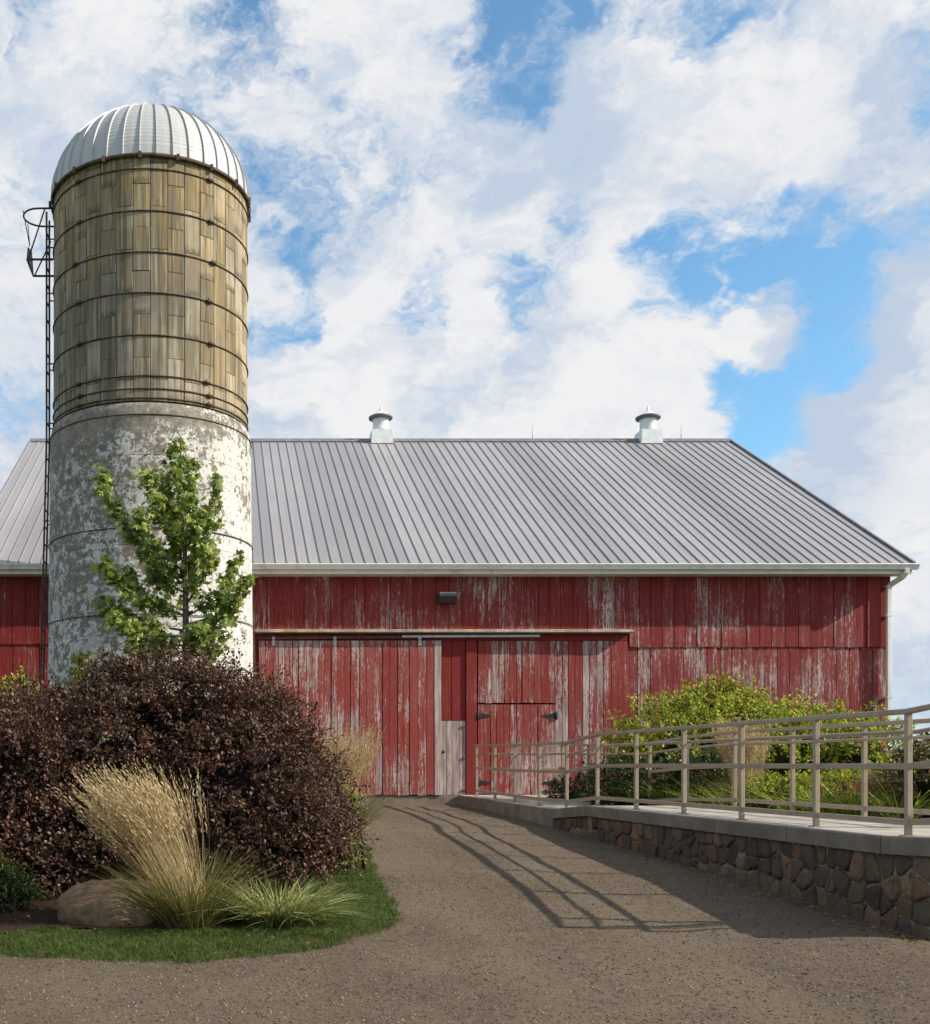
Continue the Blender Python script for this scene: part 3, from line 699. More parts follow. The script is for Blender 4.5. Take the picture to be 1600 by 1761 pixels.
for z in (2.4, 4.3, 6.1, 7.9, 9.0, 10.3, 11.3):
    r = R1 if z > ZM else R0-.02
    m = MB()
    for Y in (Yf, Yn): m.tube([(ladx(z), Y, z), (SX-r+.03, Y, z)], .013, 6)
    m.build('standoff', RUST, ladder)
zh = CAMZ+(CY-358)*19.47/F; zp = CAMZ+(CY-446)*19.47/F; Ya, Yb_ = 19.47, 20.13
def lpx(p, Y): return (p-CX)/F*Y
x_out = lpx(41, 19.8); xi = SX-R1+.02
m = MB(); arc = [(xi, Ya, zh)]+[(x_out+.33-.33*math.cos(a)-.0, DS+(.33)*math.sin(a), zh) for a in [rad(-90+t) for t in range(0, 1)]]
arc = [(xi, Ya, zh), (x_out+.36, Ya, zh)]+[(x_out+.33-.33*math.cos(rad(t)), DS+.33*math.sin(rad(t)), zh) for t in range(-75, 76, 15)]+[(x_out+.36, Yb_, zh), (xi, Yb_, zh)]
m.tube(arc, .017, 6); m.build('guard_hoop', RUST, ladder)
po = lpx(47, 19.5)
m = MB()
m.tube([(xi, Ya, zp), (po, Ya, zp)], .02, 6); m.tube([(xi, Yb_, zp), (po, Yb_, zp)], .02, 6); m.tube([(po, Ya, zp), (po, Yb_, zp)], .018, 6)
m.tube([(po+.02, Ya, zp), (ladx(11), Ya, zh+.0)], .014, 6); m.tube([(po+.02, Yb_, zp), (ladx(11), Yb_, zh-.28)], .014, 6)
m.tube([(po, DS-.05, zp+.38), (x_out+.03, DS-.25, zh)], .009, 5); m.tube([(po, DS-.05, zp+.38), (x_out+.03, DS+.25, zh)], .009, 5)
m.build('platform_frame', RUST, ladder)
m = MB(); m.add([(po-.01, Ya, zp), (po-.01, Yb_, zp), (po-.03, Yb_-.08, zp+.42), (po-.03, Ya+.22, zp+.33), (po+.01, Ya, zp), (po+.01, Yb_, zp), (po-.01, Yb_-.08, zp+.42), (po-.01, Ya+.22, zp+.33)],
     [(0,1,2,3),(7,6,5,4),(0,4,5,1),(1,5,6,2),(2,6,7,3),(3,7,4,0)]); m.build('folded_plate', IRON, ladder)

# ---------------------------------------------------------------- ramp, retaining wall and railings
def railx(Y): return 5.30+(21.8-Y)*.035
DYK = [8.55, 8.9, 15.55, 16.9, 19.0, 22.0, 23]; DZK = [1.03, 1.0, 1.0, .895, .905, .95, .95]
def dz(Y): return float(np.interp(Y, DYK, DZK))
def ex(Y): return railx(Y)-.20        # outer edge of the slab
def ix(Y): return railx(Y)+1.50+.18
ramp = tag(empty('ramp', (6.3, 15, .5)), 'raised concrete access ramp leading from the foreground to the barn door', 'ramp')
brk = [8.3, 8.95, 10.35, 11.75, 13.15, 14.4, 15.55, 16.9]
def slab_piece(name, Y0, Y1, drop, mt, g=.006):
    m = MB(); n = 2 if Y1 != 16.9 else 2
    vs = []
    for Y in (Y0+g, Y1-g):
        z = dz(Y) if Y > 8.6 else 1.03
        a, b_ = ex(Y), ix(Y); c = .012
        zb = z-drop if drop else gz(5, Y)-.15
        vs += [(a, Y, zb), (a, Y, z-c), (a+c, Y, z), (b_-c, Y, z), (b_, Y, z-c), (b_, Y, zb)]
    m.add(vs, [(i, i+6, (i+1) % 6+6, (i+1) % 6) for i in range(6)]+[(0, 1, 2, 3, 4, 5), (11, 10, 9, 8, 7, 6)])
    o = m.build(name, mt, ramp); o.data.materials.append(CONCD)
    for k in (0, 1, 4, 5, 6, 7): o.data.polygons[k].material_index = 1  # sides darker than the top: grime, plus their shade put into the colour
    return o
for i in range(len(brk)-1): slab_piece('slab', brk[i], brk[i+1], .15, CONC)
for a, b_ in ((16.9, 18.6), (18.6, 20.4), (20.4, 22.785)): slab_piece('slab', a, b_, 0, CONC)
m = MB(); xc = ex(8.3)+1.9      # the ramp turns to the right, out of the frame
m.add([(ix(8.3)+.01, 8.3, .88), (ix(8.3)+.01, 9.95, .88), (12.5, 9.95, 1.26), (12.5, 8.3, 1.26), (ix(8.3)+.01, 8.3, 1.03), (ix(8.3)+.01, 9.95, 1.03), (12.5, 9.95, 1.41), (12.5, 8.3, 1.41)], [(0,1,2,3),(4,7,6,5),(0,3,7,4),(1,5,6,2),(0,4,5,1),(2,6,7,3)])
m.build('slab', CONC, ramp)
m = MB(); vs = []
for Y in list(np.arange(8.40, 16.9, .5))+[16.86]:
    x = ex(Y)+.06; vs += [(x, Y, -.1), (x, Y, dz(Y)-.152), (ix(Y)-.1, Y, dz(Y)-.152), (ix(Y)-.1, Y, -.1)]
n = len(vs)//4
m.add(vs, [(i*4+j, i*4+4+j, i*4+4+(j+1) % 4, i*4+(j+1) % 4) for i in range(n-1) for j in range(4)]+[(0, 1, 2, 3), (n*4-1, n*4-2, n*4-3, n*4-4)])
m.box((ix(8.4)-.095, 8.40, -.1), (12.4, 9.85, .87)); rwall = m.build('retaining_wall', MORTAR, ramp)
def clip(poly, nx, ny, c):
    out = []
    for i in range(len(poly)):
        a, b_ = poly[i-1], poly[i]; da, db = a[0]*nx+a[1]*ny-c, b_[0]*nx+b_[1]*ny-c
        if (da <= 0) != (db <= 0): t = da/(da-db); out.append((a[0]+(b_[0]-a[0])*t, a[1]+(b_[1]-a[1])*t))
        if db <= 0: out.append(b_)
    return out
SC = [(.085, .068, .05), (.065, .056, .048), (.11, .085, .06), (.15, .115, .078), (.16, .09, .058), (.19, .12, .082), (.12, .09, .066), (.21, .17, .12), (.055, .05, .046), (.14, .085, .058)]
def stones(u0, u1, zlo, zhi, place, cell=.205):
    """irregular fieldstones: cells round jittered seeds on the wall face, each built as its own rounded stone"""
    S = []; u = u0+cell*.4
    while u < u1:
        lo, hi = zlo(u), zhi(u); nrow = max(1, round((hi-lo)/(cell*.92))); 
        for r in range(nrow):
            S.append((u+random.uniform(-.35, .35)*cell, lo+(hi-lo)*(r+.5+random.uniform(-.28, .28))/nrow))
        u += cell*random.uniform(.75, 1.2)
    for (a, b_) in S:
        lo, hi = zlo(a), zhi(a)
        poly = [(max(u0, a-.5), lo), (min(u1, a+.5), lo), (min(u1, a+.5), hi), (max(u0, a-.5), hi)]
        for (c, d) in S:
            if (c, d) == (a, b_) or abs(c-a) > .9: continue
            nx, ny = c-a, d-b_; poly = clip(poly, nx, ny, (nx*(a+c)+ny*(b_+d))/2-.008*math.hypot(nx, ny))
            if not poly: break
        if len(poly) < 3: continue
        cx_ = sum(p[0] for p in poly)/len(poly); cy_ = sum(p[1] for p in poly)/len(poly)
        # round off corners
        pts = []
        for i in range(len(poly)):
            p0, p1, p2 = poly[i-1], poly[i], poly[(i+1) % len(poly)]
            f = random.uniform(.10, .24); pts += [(p1[0]+(p0[0]-p1[0])*f, p1[1]+(p0[1]-p1[1])*f), (p1[0]+(p2[0]-p1[0])*f, p1[1]+(p2[1]-p1[1])*f)]
        d0 = random.uniform(.008, .034); m = MB(); n = len(pts); vs = []
        for sc, dd in ((1.0, -.03), (.985, d0*.6), (.88, d0*.95), (.45, d0*1.04)):
            for (p, q) in pts:
                j = random.uniform(-.011, .011) if sc < 1 else 0
                vs.append(place(cx_+(p-cx_)*sc+j, cy_+(q-cy_)*sc+j, dd+random.uniform(-.007, .007)*(sc < .99)))
        fs = [(k*n+i, k*n+(i+1) % n, (k+1)*n+(i+1) % n, (k+1)*n+i) for k in range(3) for i in range(n)]+[tuple(3*n+i for i in range(n))]
        m.add(vs, fs, True); o = m.build('stone', STONE, rwall); c = random.choice(SC); k = random.uniform(.6, 1.15)
        o.color = (c[0]*k*1.15, c[1]*k, c[2]*k*.82, 1)
stones(8.42, 16.84, lambda u: gz(5.5, u)-.06, lambda u: dz(u)-.158, lambda u, z, d: (ex(u)+.055-d, u, z))
stones(5.72, 9.5, lambda u: gz(5.5, 8.4)-.06, lambda u: .86, lambda u, z, d: (u, 8.395-d, z))
# railings
PPX = [820, 851.6, 886, 928, 975, 1027.6, 1094.6, 1176.5, 1276, 1404]
PY_ = [6.063/((p-CX)/F+.035) for p in PPX]+[8.9]
BPX = [1012, 1060, 1118, 1182, 1264, 1363.5, 1487]
BY_ = [21.25]+[7.563/((p-CX)/F+.035) for p in BPX]+[10.45]
RSQ = [(-.025, -.022), (.025, -.022), (.025, .022), (-.025, .022)]
def chamf(w, h, c=.006): return [(-w+c, -h), (w-c, -h), (w, -h+c), (w, h-c), (w-c, h), (-w+c, h), (-w, h-c), (-w, -h+c)]
def railing(label, pts, base, side, extra_start=None, extra_end=None):
    r = tag(empty('railing', base), label, 'railing', 'metal railings of the ramp')
    for p in pts:
        m = MB(); m.sweep([(p.x, p.y, p.z-.01), (p.x, p.y, p.z+1.03)], chamf(.024, .024), up=Vector((0, 1, 0))); po_ = m.build('post', RAIL, r)
        m = MB(); m.bevbox((p.x-.05, p.y-.05, p.z+.001), (p.x+.05, p.y+.05, p.z+.010), .002); m.build('base_plate', RAIL, po_)
    line = ([extra_start] if extra_start else []) + pts + (list(extra_end) if extra_end else [])
    for nm, h, pr in (('top_rail', 1.045, chamf(.034, .022)), ('middle_rail', .585, chamf(.016, .026)), ('bottom_rail', .115, chamf(.016, .026))):
        m = MB(); m.sweep([p+Vector((0, 0, h)) for p in line], pr); m.build(nm, RAIL, r)
    m = MB(); gp_ = [p+Vector((side*.075, 0, .875)) for p in line]; m.tube(gp_, .0185, 8); hr = m.build('grab_rail', RAIL, r)
    for p in pts[1::2]:
        m = MB(); c = p+Vector((0, 0, .80)); m.tube([c+Vector((side*.02, 0, 0)), c+Vector((side*.06, 0, 0)), c+Vector((side*.075, 0, .03)), c+Vector((side*.075, 0, .065))], .008, 6); m.build('bracket', RAIL, hr)
    return r
fp = [Vector((railx(Y), Y, dz(Y))) for Y in PY_]
cor = Vector((railx(8.42), 8.42, 1.045))
railing('long taupe metal railing along the gravel side of the ramp', fp, (railx(15), 15, 1.0), 1, None, [cor, Vector((8.5, 8.42, 1.16)), Vector((12, 8.42, 1.38))])
bp = [Vector((railx(Y)+1.5, Y, dz(Y))) for Y in BY_]
railing('taupe metal railing along the planted garden side of the ramp', bp, (railx(15)+1.5, 15, 1.0), -1, Vector((6.32, 21.25, dz(21.2))), [Vector((railx(9.9)+1.5, 9.75, 1.03)), Vector((12, 9.75, 1.30))])

# ---------------------------------------------------------------- vegetation
LEAF4 = ([(0, 0, 0), (-.28, .45, .06), (.28, .45, .06), (0, 1, -.04)], [(0, 2, 1), (1, 2, 3)])
MAPLE_V = [(0, 0, 0), (-.18, .10, .02), (-.50, .12, .04), (-.34, .36, .02), (-.55, .62, -.05), (-.18, .62, .03), (0, 1.0, -.12), (.18, .62, .03), (.55, .62, -.05), (.34, .36, .02), (.50, .12, .04), (.18, .10, .02), (0, .35, .07)]
MAPLE_F = [(12, i+1, i) for i in range(1, 11)]+[(12, 1, 0), (12, 0, 11)]
def twigs_leaves(blobs, ntwig, tl, per, out=.55, up=.35, jitter=.35, flow=None, tight=.012):
    """leaf positions along short twigs that grow outwards from the skin of overlapping lumps"""
    w = np.array([b[3]*b[4]+b[4]*b[5]+b[3]*b[5] for b in blobs]); w = w/w.sum()
    P, D, N_ = [], [], []
    idx = RG.choice(len(blobs), ntwig, p=w); B = np.array([b[:6] for b in blobs])
    d = norm(RG.normal(0, 1, (ntwig, 3))); d[:, 2] = np.where(d[:, 2] < -.75, -d[:, 2], d[:, 2])
    c = B[idx, :3]; rr = B[idx, 3:6]; rad_ = RG.uniform(.72, 1.02, ntwig)**.6
    p0 = c + d*rr*rad_[:, None]
    # drop twigs deep inside another lump
    keep = np.ones(ntwig, bool)
    for k, b in enumerate(B):
        q = np.linalg.norm((p0-b[:3])/b[3:6], axis=1); keep &= ~((q < .70) & (idx != k))
    p0, d = p0[keep], d[keep]; n = len(p0)
    td = norm(d*out + np.array([0, 0, up]) + RG.normal(0, jitter, (n, 3)))
    if flow is not None:   # neighbouring twigs arch the same way, so the leaves lie in sprays
        fl = np.array([mnoise.noise_vector(Vector(q)*1.7) for q in p0]); td = norm(d*.45+np.array(flow)+fl*1.1+RG.normal(0, .22, (n, 3)))
    L = tl*RG.uniform(.5, 1.4, n)
    t = RG.uniform(0, 1, (n, per))
    P = p0[:, None] + td[:, None]*(L[:, None]*t)[..., None] - np.array([0, 0, 1.])*(.25*L[:, None]*t*t)[..., None] + RG.normal(0, tight, (n, per, 3))
    D = norm(td[:, None]*.6 + RG.normal(0, .6, (n, per, 3)))
    Nn = norm(RG.normal(0, .6, (n, per, 3)) + np.array([0, 0, 1.]) + d[:, None]*.5)
    return P.reshape(-1, 3), D.reshape(-1, 3), Nn.reshape(-1, 3), p0, td, L
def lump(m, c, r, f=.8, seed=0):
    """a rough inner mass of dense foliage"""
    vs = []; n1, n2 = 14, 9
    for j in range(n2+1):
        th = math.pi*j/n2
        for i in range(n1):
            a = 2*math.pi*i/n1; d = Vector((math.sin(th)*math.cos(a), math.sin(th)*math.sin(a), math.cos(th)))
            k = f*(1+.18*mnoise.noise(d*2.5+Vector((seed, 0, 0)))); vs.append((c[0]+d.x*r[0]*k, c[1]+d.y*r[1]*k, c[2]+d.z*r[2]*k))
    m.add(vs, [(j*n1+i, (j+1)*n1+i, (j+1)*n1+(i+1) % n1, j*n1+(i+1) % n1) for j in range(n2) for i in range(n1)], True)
def shrub(name, label, cat, base, blobs, ntwig, tl, per, size, lm, core, group=None, up=.35, tm=LEAF4, shoots=0, shoot_len=.5, shoot_dir=(0, 0, 1), inner=.54, stems=7, flow=None, tight=.012):
    s = tag(empty(name, base), label, cat, group)
    sub = []
    for b in blobs:
        for _ in range(7):
            d = Vector((random.gauss(0, 1), random.gauss(-.3, 1), random.gauss(.35, .8))).normalized(); k = random.uniform(.26, .42)
            sub.append((b[0]+d.x*b[3]*.82, b[1]+d.y*b[4]*.82, b[2]+d.z*b[5]*.82, b[3]*k, b[4]*k, b[5]*k))
    P, D, Nn, p0, td, L = twigs_leaves(list(blobs)+sub, ntwig, tl, per, up=up, flow=flow, tight=tight)
    if shoots:
        top = np.argsort(-p0[:, 2]+RG.normal(0, .25, len(p0)))[:shoots*6]; pick = RG.choice(top, shoots)
        sd = norm(np.array(shoot_dir)+RG.normal(0, .5, (shoots, 3))); sl_ = shoot_len*RG.uniform(.5, 1.3, shoots); k = 26
        t = np.tile(np.linspace(.1, 1, k), (shoots, 1)); 
        ps = p0[pick][:, None]+sd[:, None]*(sl_[:, None]*t)[..., None]-np.array([0, 0, 1.])*(.3*sl_[:, None]*t*t)[..., None]
        P = np.concatenate([P, (ps+RG.normal(0, .01, ps.shape)).reshape(-1, 3)]); D = np.concatenate([D, norm(sd[:, None]*.5+RG.normal(0, .6, ps.shape)).reshape(-1, 3)]); Nn = np.concatenate([Nn, norm(RG.normal(0, .6, ps.shape)+np.array([0, 0, 1.])).reshape(-1, 3)])
    me = scatter('foliage', tm[0], tm[1], P, D, Nn, size*RG.uniform(.45, 1.4, len(P)))
    obj('foliage', me, lm, s)
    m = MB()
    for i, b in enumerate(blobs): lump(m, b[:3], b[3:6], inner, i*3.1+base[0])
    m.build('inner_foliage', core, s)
    m = MB(); gzb = base[2]
    for i in range(stems):
        b = blobs[i % len(blobs)]; e = Vector((b[0]+random.uniform(-.4, .4)*b[3], b[1]+random.uniform(-.4, .4)*b[4], b[2]+random.uniform(.1, .6)*b[5]))
        a = Vector((base[0]+random.uniform(-.2, .2), base[1]+random.uniform(-.2, .2), gzb-.05)); mid = (a+e)/2+Vector((random.uniform(-.1, .1), random.uniform(-.1, .1), .1))
        m.tube([a, mid, e], .022, 6, [1.2, .9, .4])
    for i in range(min(len(p0), 260)):
        j = random.randrange(len(p0)); a = Vector(p0[j]); t_ = Vector(td[j]); m.tube([a-t_*.15, a+t_*L[j]*.5, a+t_*L[j]*.95-Vector((0, 0, .2*L[j]))], .004, 4, [1.3, 1, .5])
    m.build('stem', TWIG, s)
    return s
PURPLE = m_leaf('barberry_leaf', [(0, (.028, .012, .008)), (.4, (.066, .029, .018)), (.75, (.12, .058, .036)), (.93, (.24, .14, .09)), (1, (.11, .09, .03))], .5, .2, .3)
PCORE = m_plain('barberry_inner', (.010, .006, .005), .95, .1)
def blob(pxx, pyy, Y, rx, ry, rz): p = px(pxx, pyy, Y); return (p.x, p.y, p.z, rx, ry, rz)
b1 = [blob(10, 1320, 12.0, .8, .8, .7), blob(200, 1360, 11.6, 1.1, 1.0, 1.0), blob(300, 1275, 11.9, .85, .9, .85), blob(315, 1225, 11.8, .62, .6, .48), blob(250, 1235, 11.9, .55, .6, .45), blob(40, 1385, 11.3, 1.0, .95, .9), blob(-150, 1390, 11.4, 1.0, .9, .8), blob(385, 1290, 12.2, .62, .75, .68), blob(130, 1300, 12.2, .75, .8, .55), blob(90, 1480, 10.9, 1.0, .8, .7), blob(-40, 1490, 10.9, .9, .8, .7)]
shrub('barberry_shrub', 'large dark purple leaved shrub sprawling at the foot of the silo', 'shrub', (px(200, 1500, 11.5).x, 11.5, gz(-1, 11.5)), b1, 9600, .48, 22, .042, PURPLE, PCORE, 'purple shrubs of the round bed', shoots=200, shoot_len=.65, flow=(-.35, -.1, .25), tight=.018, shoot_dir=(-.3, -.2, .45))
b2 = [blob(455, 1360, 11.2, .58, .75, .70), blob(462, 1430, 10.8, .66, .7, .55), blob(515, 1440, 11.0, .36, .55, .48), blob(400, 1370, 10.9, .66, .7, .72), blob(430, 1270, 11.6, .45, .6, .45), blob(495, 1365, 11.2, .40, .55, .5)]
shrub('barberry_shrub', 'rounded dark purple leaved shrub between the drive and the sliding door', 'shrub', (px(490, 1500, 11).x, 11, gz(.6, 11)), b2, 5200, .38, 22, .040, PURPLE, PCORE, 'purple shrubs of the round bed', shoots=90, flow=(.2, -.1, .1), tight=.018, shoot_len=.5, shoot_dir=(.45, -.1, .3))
GREENM = m_leaf('maple_leaf', [(0, (.06, .10, .014)), (.4, (.16, .225, .03)), (.75, (.30, .36, .06)), (1, (.46, .48, .16))], .4, .42, .45)
# young maple
TY = 14.3; tb = Vector(((322-CX)/F*TY, TY, gz(-.5, TY)))
maple = tag(empty('maple_tree', tb), 'young green maple tree standing in front of the silo', 'tree')
def tp(a, b_, dy=0): return px(a, b_, TY+dy)
m = MB(); trunk = [tb-Vector((0, 0, .1)), tp(322, 1250), tp(320, 1120), tp(319, 1010), tp(318, 930), tp(312, 850), tp(311, 765)]
m.tube(trunk, .062, 8, [1.15, 1.0, .8, .6, .45, .28, .1])
br = [((318, 940), (262, 808), -.1), ((318, 930), (290, 822), .15), ((318, 950), (342, 850), -.2), ((319, 1010), (185, 806), .1), ((319, 985), (243, 880), -.3), ((319, 1010), (375, 828), .1), ((320, 1040), (372, 905), -.25),
      ((320, 1050), (183, 966), -.1), ((320, 1060), (225, 985), .35), ((320, 1060), (418, 962), .05), ((320, 1075), (432, 1002), -.3), ((321, 1085), (176, 1030), .1), ((321, 1095), (205, 1062), -.35), ((321, 1090), (398, 1060), .3),
      ((321, 1110), (352, 1070), -.4), ((321, 1110), (262, 1085), .4), ((321, 1120), (392, 1105), -.1), ((321, 1120), (235, 1110), -.1), ((318, 900), (330, 800), .15), ((312, 850), (310, 752), 0), ((319, 985), (300, 870), .35), ((319, 1000), (352, 930), .4), ((319, 1020), (262, 955), .3)]
P, D, Nn = [], [], []
for (a, b_, dy) in br:
    s_, e_ = tp(*a), tp(b_[0], b_[1], dy*1.6); mid = s_.lerp(e_, .5)+Vector(((e_.x-s_.x)*.18, 0, -.10))
    pts = [s_, s_.lerp(mid, .6), mid, mid.lerp(e_, .55)+Vector((0, 0, -.02)), e_]; m.tube(pts, .014, 6, [1.3, .9, .7, .45, .2])
    n = int(130*(e_-s_).length)+105
    for i in range(n):
        t = .16+.86*random.random()**.85; q = mid.lerp(e_, (t-.5)*2) if t > .5 else s_.lerp(mid, t*2)
        # leaves hang in tufts along the branch, blown to the left
        tuft = math.floor(t*9); rr_ = random.Random(hash((a, b_, tuft)) & 0xffff); off = Vector((rr_.uniform(-.08, .08), rr_.uniform(-.15, .15), rr_.uniform(-.05, .06)))
        P.append(q+off+Vector((random.gauss(-.03, .055), random.gauss(0, .08), random.gauss(0, .05)))); D.append((random.gauss(-.75, .5), random.gauss(-.1, .5), random.gauss(-.25, .45))); Nn.append((random.gauss(.25, .5), random.gauss(-.5, .5), random.gauss(.8, .4)))
m.build('trunk', BARK, maple)
P, D, Nn = map(np.array, (P, D, Nn))
obj('crown', scatter('crown', MAPLE_V, MAPLE_F, P, D, Nn, 0.098*RG.uniform(.55, 1.3, len(P))), GREENM, maple)

# grasses
STRAW = m_leaf('straw_plume', [(0, (.31, .22, .10)), (.5, (.46, .35, .18)), (1, (.64, .52, .31))], .7, .35, .2)
BLADE = m_leaf('reed_blade', [(0, (.07, .085, .02)), (.5, (.14, .14, .04)), (1, (.30, .24, .08))], .6, .3, .3)
TURFB = m_leaf('sedge_blade', [(0, (.07, .10, .018)), (.4, (.20, .235, .06)), (.8, (.38, .40, .14)), (1, (.52, .51, .26))], .5, .3, .35)
LAWNB = m_leaf('lawn_blade', [(0, (.03, .058, .008)), (.5, (.065, .11, .015)), (.9, (.11, .155, .028)), (1, (.18, .16, .05))], .55, .25, .3)
LILY = m_leaf('daylily_blade', [(0, (.09, .14, .015)), (.5, (.22, .28, .03)), (1, (.42, .44, .07))], .45, .35, .35)
def reed(label, base, h, n, spread, lean, plume=True, sm=STRAW):
    r = tag(empty('reed_grass', base), label, 'ornamental grass', 'clumps of feather reed grass')
    a = RG.uniform(0, 2*np.pi, n); rr_ = np.sqrt(RG.uniform(0, 1, n))*.17*h/1.3
    Pb = np.stack([base[0]+rr_*np.cos(a), base[1]+rr_*np.sin(a), np.full(n, base[2]+.0)], 1)
    Db = np.stack([np.cos(a)*spread*RG.uniform(.1, 1, n)+lean*RG.uniform(.2, 1.1, n), np.sin(a)*spread*RG.uniform(.1, 1, n), np.ones(n)], 1)
    Ls = h*RG.uniform(.78, 1.08, n); wind = (lean*.55, 0, -abs(lean)*.16)
    obj('stems', ribbons('stems', Pb, Db, Ls, np.full(n, .0038), RG.uniform(.02, .12, n), 6, wind, [1, 1, .9, .8, .7, .6, .4]), sm, r)
    # plumes ride on the last third of the same stems
    Dn = norm(Db); H = Dn.copy(); H[:, 2] = 0; H = norm(H+1e-4)
    k = 13; tt = np.linspace(.70, 1.03, k); PP, DD = [], []
    for t in tt:
        c = Pb+Dn*(Ls*t)[:, None]+H*(Ls*.07*t*t)[:, None]+np.array(wind)[None]*(Ls*t*t)[:, None]
        PP.append(c+RG.normal(0, .004, c.shape)); DD.append(norm(Dn+np.array(wind)[None]*2+H*.14+RG.normal(0, .16, c.shape)))
    PP = np.concatenate(PP); DD = np.concatenate(DD)
    sz = np.repeat(np.sin(np.clip((1.06-tt)/.36, .12, 1)*np.pi*.8)*.5+.5, n)*.058
    obj('plumes', scatter('plumes', [(0, 0, 0), (-.11, .5, 0), (.11, .5, 0), (0, 1, 0)], [(0, 2, 1), (1, 2, 3)], PP, DD, RG.normal(0, 1, PP.shape), sz), sm, r)
    nb = int(n*2.2); a = RG.uniform(0, 2*np.pi, nb); q = RG.uniform(.0, .24*h/1.3, nb)
    Pb = np.stack([base[0]+q*np.cos(a), base[1]+q*np.sin(a), np.full(nb, base[2])], 1); Db = np.stack([np.cos(a)*RG.uniform(.1, 1.0, nb)+lean*.25, np.sin(a)*RG.uniform(.1, 1.0, nb), np.ones(nb)], 1)
    obj('blades', ribbons('blades', Pb, Db, h*RG.uniform(.3, .62, nb), np.full(nb, .008), RG.uniform(.15, .7, nb), 5), BLADE, r)
    return r
g = G(325, 1600); reed('tall straw coloured reed grass leaning left beside the boulder', (g.x, g.y, islz(g.x, g.y)), 1.34, 380, .28, -.32)
reed('upright straw coloured grass between the purple shrub and the sliding door', (px(586, 1380, 15.5).x, 15.5, gz(1.5, 15.5)), 1.5, 280, .16, .06)
reed('pale reed grass in the garden bed between the yellow green shrubs', (px(1290, 1380, 15.9).x, 15.9, .93), 1.25, 330, .16, -.10)
reed('short pale tufted grass at the right end of the garden bed', (px(1535, 1390, 13.2).x, 13.2, .93), .55, 260, .5, -.15)
def tuft(name, label, cat, base, n, h, w, bend, mtl, r0=.15, group=None, spread=.9):
    a = RG.uniform(0, 2*np.pi, n); q = np.sqrt(RG.uniform(0, 1, n))*r0
    P_ = np.stack([base[0]+q*np.cos(a), base[1]+q*np.sin(a), np.full(n, base[2]-.01)], 1)
    a2 = a+RG.normal(0, .5, n); sp = spread*RG.uniform(.15, 1, n)
    D_ = np.stack([np.cos(a2)*sp, np.sin(a2)*sp, np.ones(n)], 1)
    o = obj(name, ribbons(name, P_, D_, h*RG.uniform(.6, 1.15, n), np.full(n, w), RG.uniform(*bend, n), 6), mtl)
    return tag(o, label, cat, group)
g = G(482, 1594); tuft('sedge_clump', 'low mound of yellow green striped grass at the tip of the bed', 'ornamental grass', (g.x, g.y, islz(g.x, g.y)), 1150, .43, .013, (.3, 1.05), TURFB, .30, None, .95)
# lawn blades along the island edge
n = 120000; gxr = RG.uniform(-3.2, 2.4, n); gyr = RG.uniform(7.2, 14.5, n); keep = []
for i in range(n):
    if inside(gxr[i], gyr[i], isl):
        d = edist(gxr[i], gyr[i], isl)
        if d < lawnw(gxr[i])+.06*mnoise.noise(Vector((gxr[i]*5, gyr[i]*5, 0))): keep.append(i)
    elif edist(gxr[i], gyr[i], isl) < .02+.10*max(0, mnoise.noise(Vector((gxr[i]*4, gyr[i]*4, 3)))+.15)*random.random(): keep.append(i)
keep = np.array(keep); rep = np.repeat(keep, 4); P_ = np.stack([gxr[rep]+RG.normal(0, .03, len(rep)), gyr[rep]+RG.normal(0, .03, len(rep)), np.zeros(len(rep))], 1)
P_[:, 2] = np.repeat([islz(gxr[i], gyr[i])-.008 for i in keep], 4)
D_ = norm(np.stack([RG.normal(0, .45, len(P_)), RG.normal(0, .45, len(P_)), np.ones(len(P_))], 1))
tag(obj('lawn_grass', ribbons('lawn_grass', P_, D_, RG.uniform(.022, .062, len(P_))*np.array([1+.7*mnoise.noise(Vector((q[0]*5, q[1]*5, 9))) for q in P_]), np.full(len(P_), .0042), RG.uniform(.1, .6, len(P_)), 2), LAWNB), 'green mown grass edging the round bed', 'grass', kind='stuff')
# boulder
bc = G(185, 1606); m = MB(); vs = []; n1, n2 = 40, 24
for j in range(n2+1):
    th = math.pi*j/n2
    for i in range(n1):
        a = 2*math.pi*i/n1; d = Vector((math.sin(th)*math.cos(a), math.sin(th)*math.sin(a), math.cos(th)))
        sq = 1+.16*mnoise.noise(d*1.4+Vector((3, 1, 2)))+.06*mnoise.noise(d*3.2)+.022*mnoise.noise(d*9)+.010*mnoise.noise(d*22)
        k = sq*(max(abs(d.x), abs(d.y), abs(d.z))**-.22)
        vs.append((bc.x+d.x*.44*k, bc.y+.35+d.y*.36*k, bc.z+.15+d.z*.29*k+d.x*.03))
m.add(vs, [(j*n1+i, (j+1)*n1+i, (j+1)*n1+(i+1) % n1, j*n1+(i+1) % n1) for j in range(n2) for i in range(n1)], True)
def m_boulder():
    mm, t, b = mat('brown_boulder', .8, .3); p = pos(t)
    n = NOISE(t, p, 11, 9, .75, 0.0); n2 = NOISE(t, p, 60, 5, .7)
    c = MIX(t, STEP(t, n, .35, .65), (.13, .08, .043), (.25, .165, .095)); c = MIX(t, STEP(t, n2, .55, .75, 0, .4), c, (.06, .045, .032))
    setc(t, b, c); bump(t, b, M2(t, 'ADD', n, M2(t, 'MULTIPLY', n2, .5)), .012); return mm
tag(m.build('boulder', m_boulder()), 'smooth brown boulder at the left edge of the bed', 'boulder')

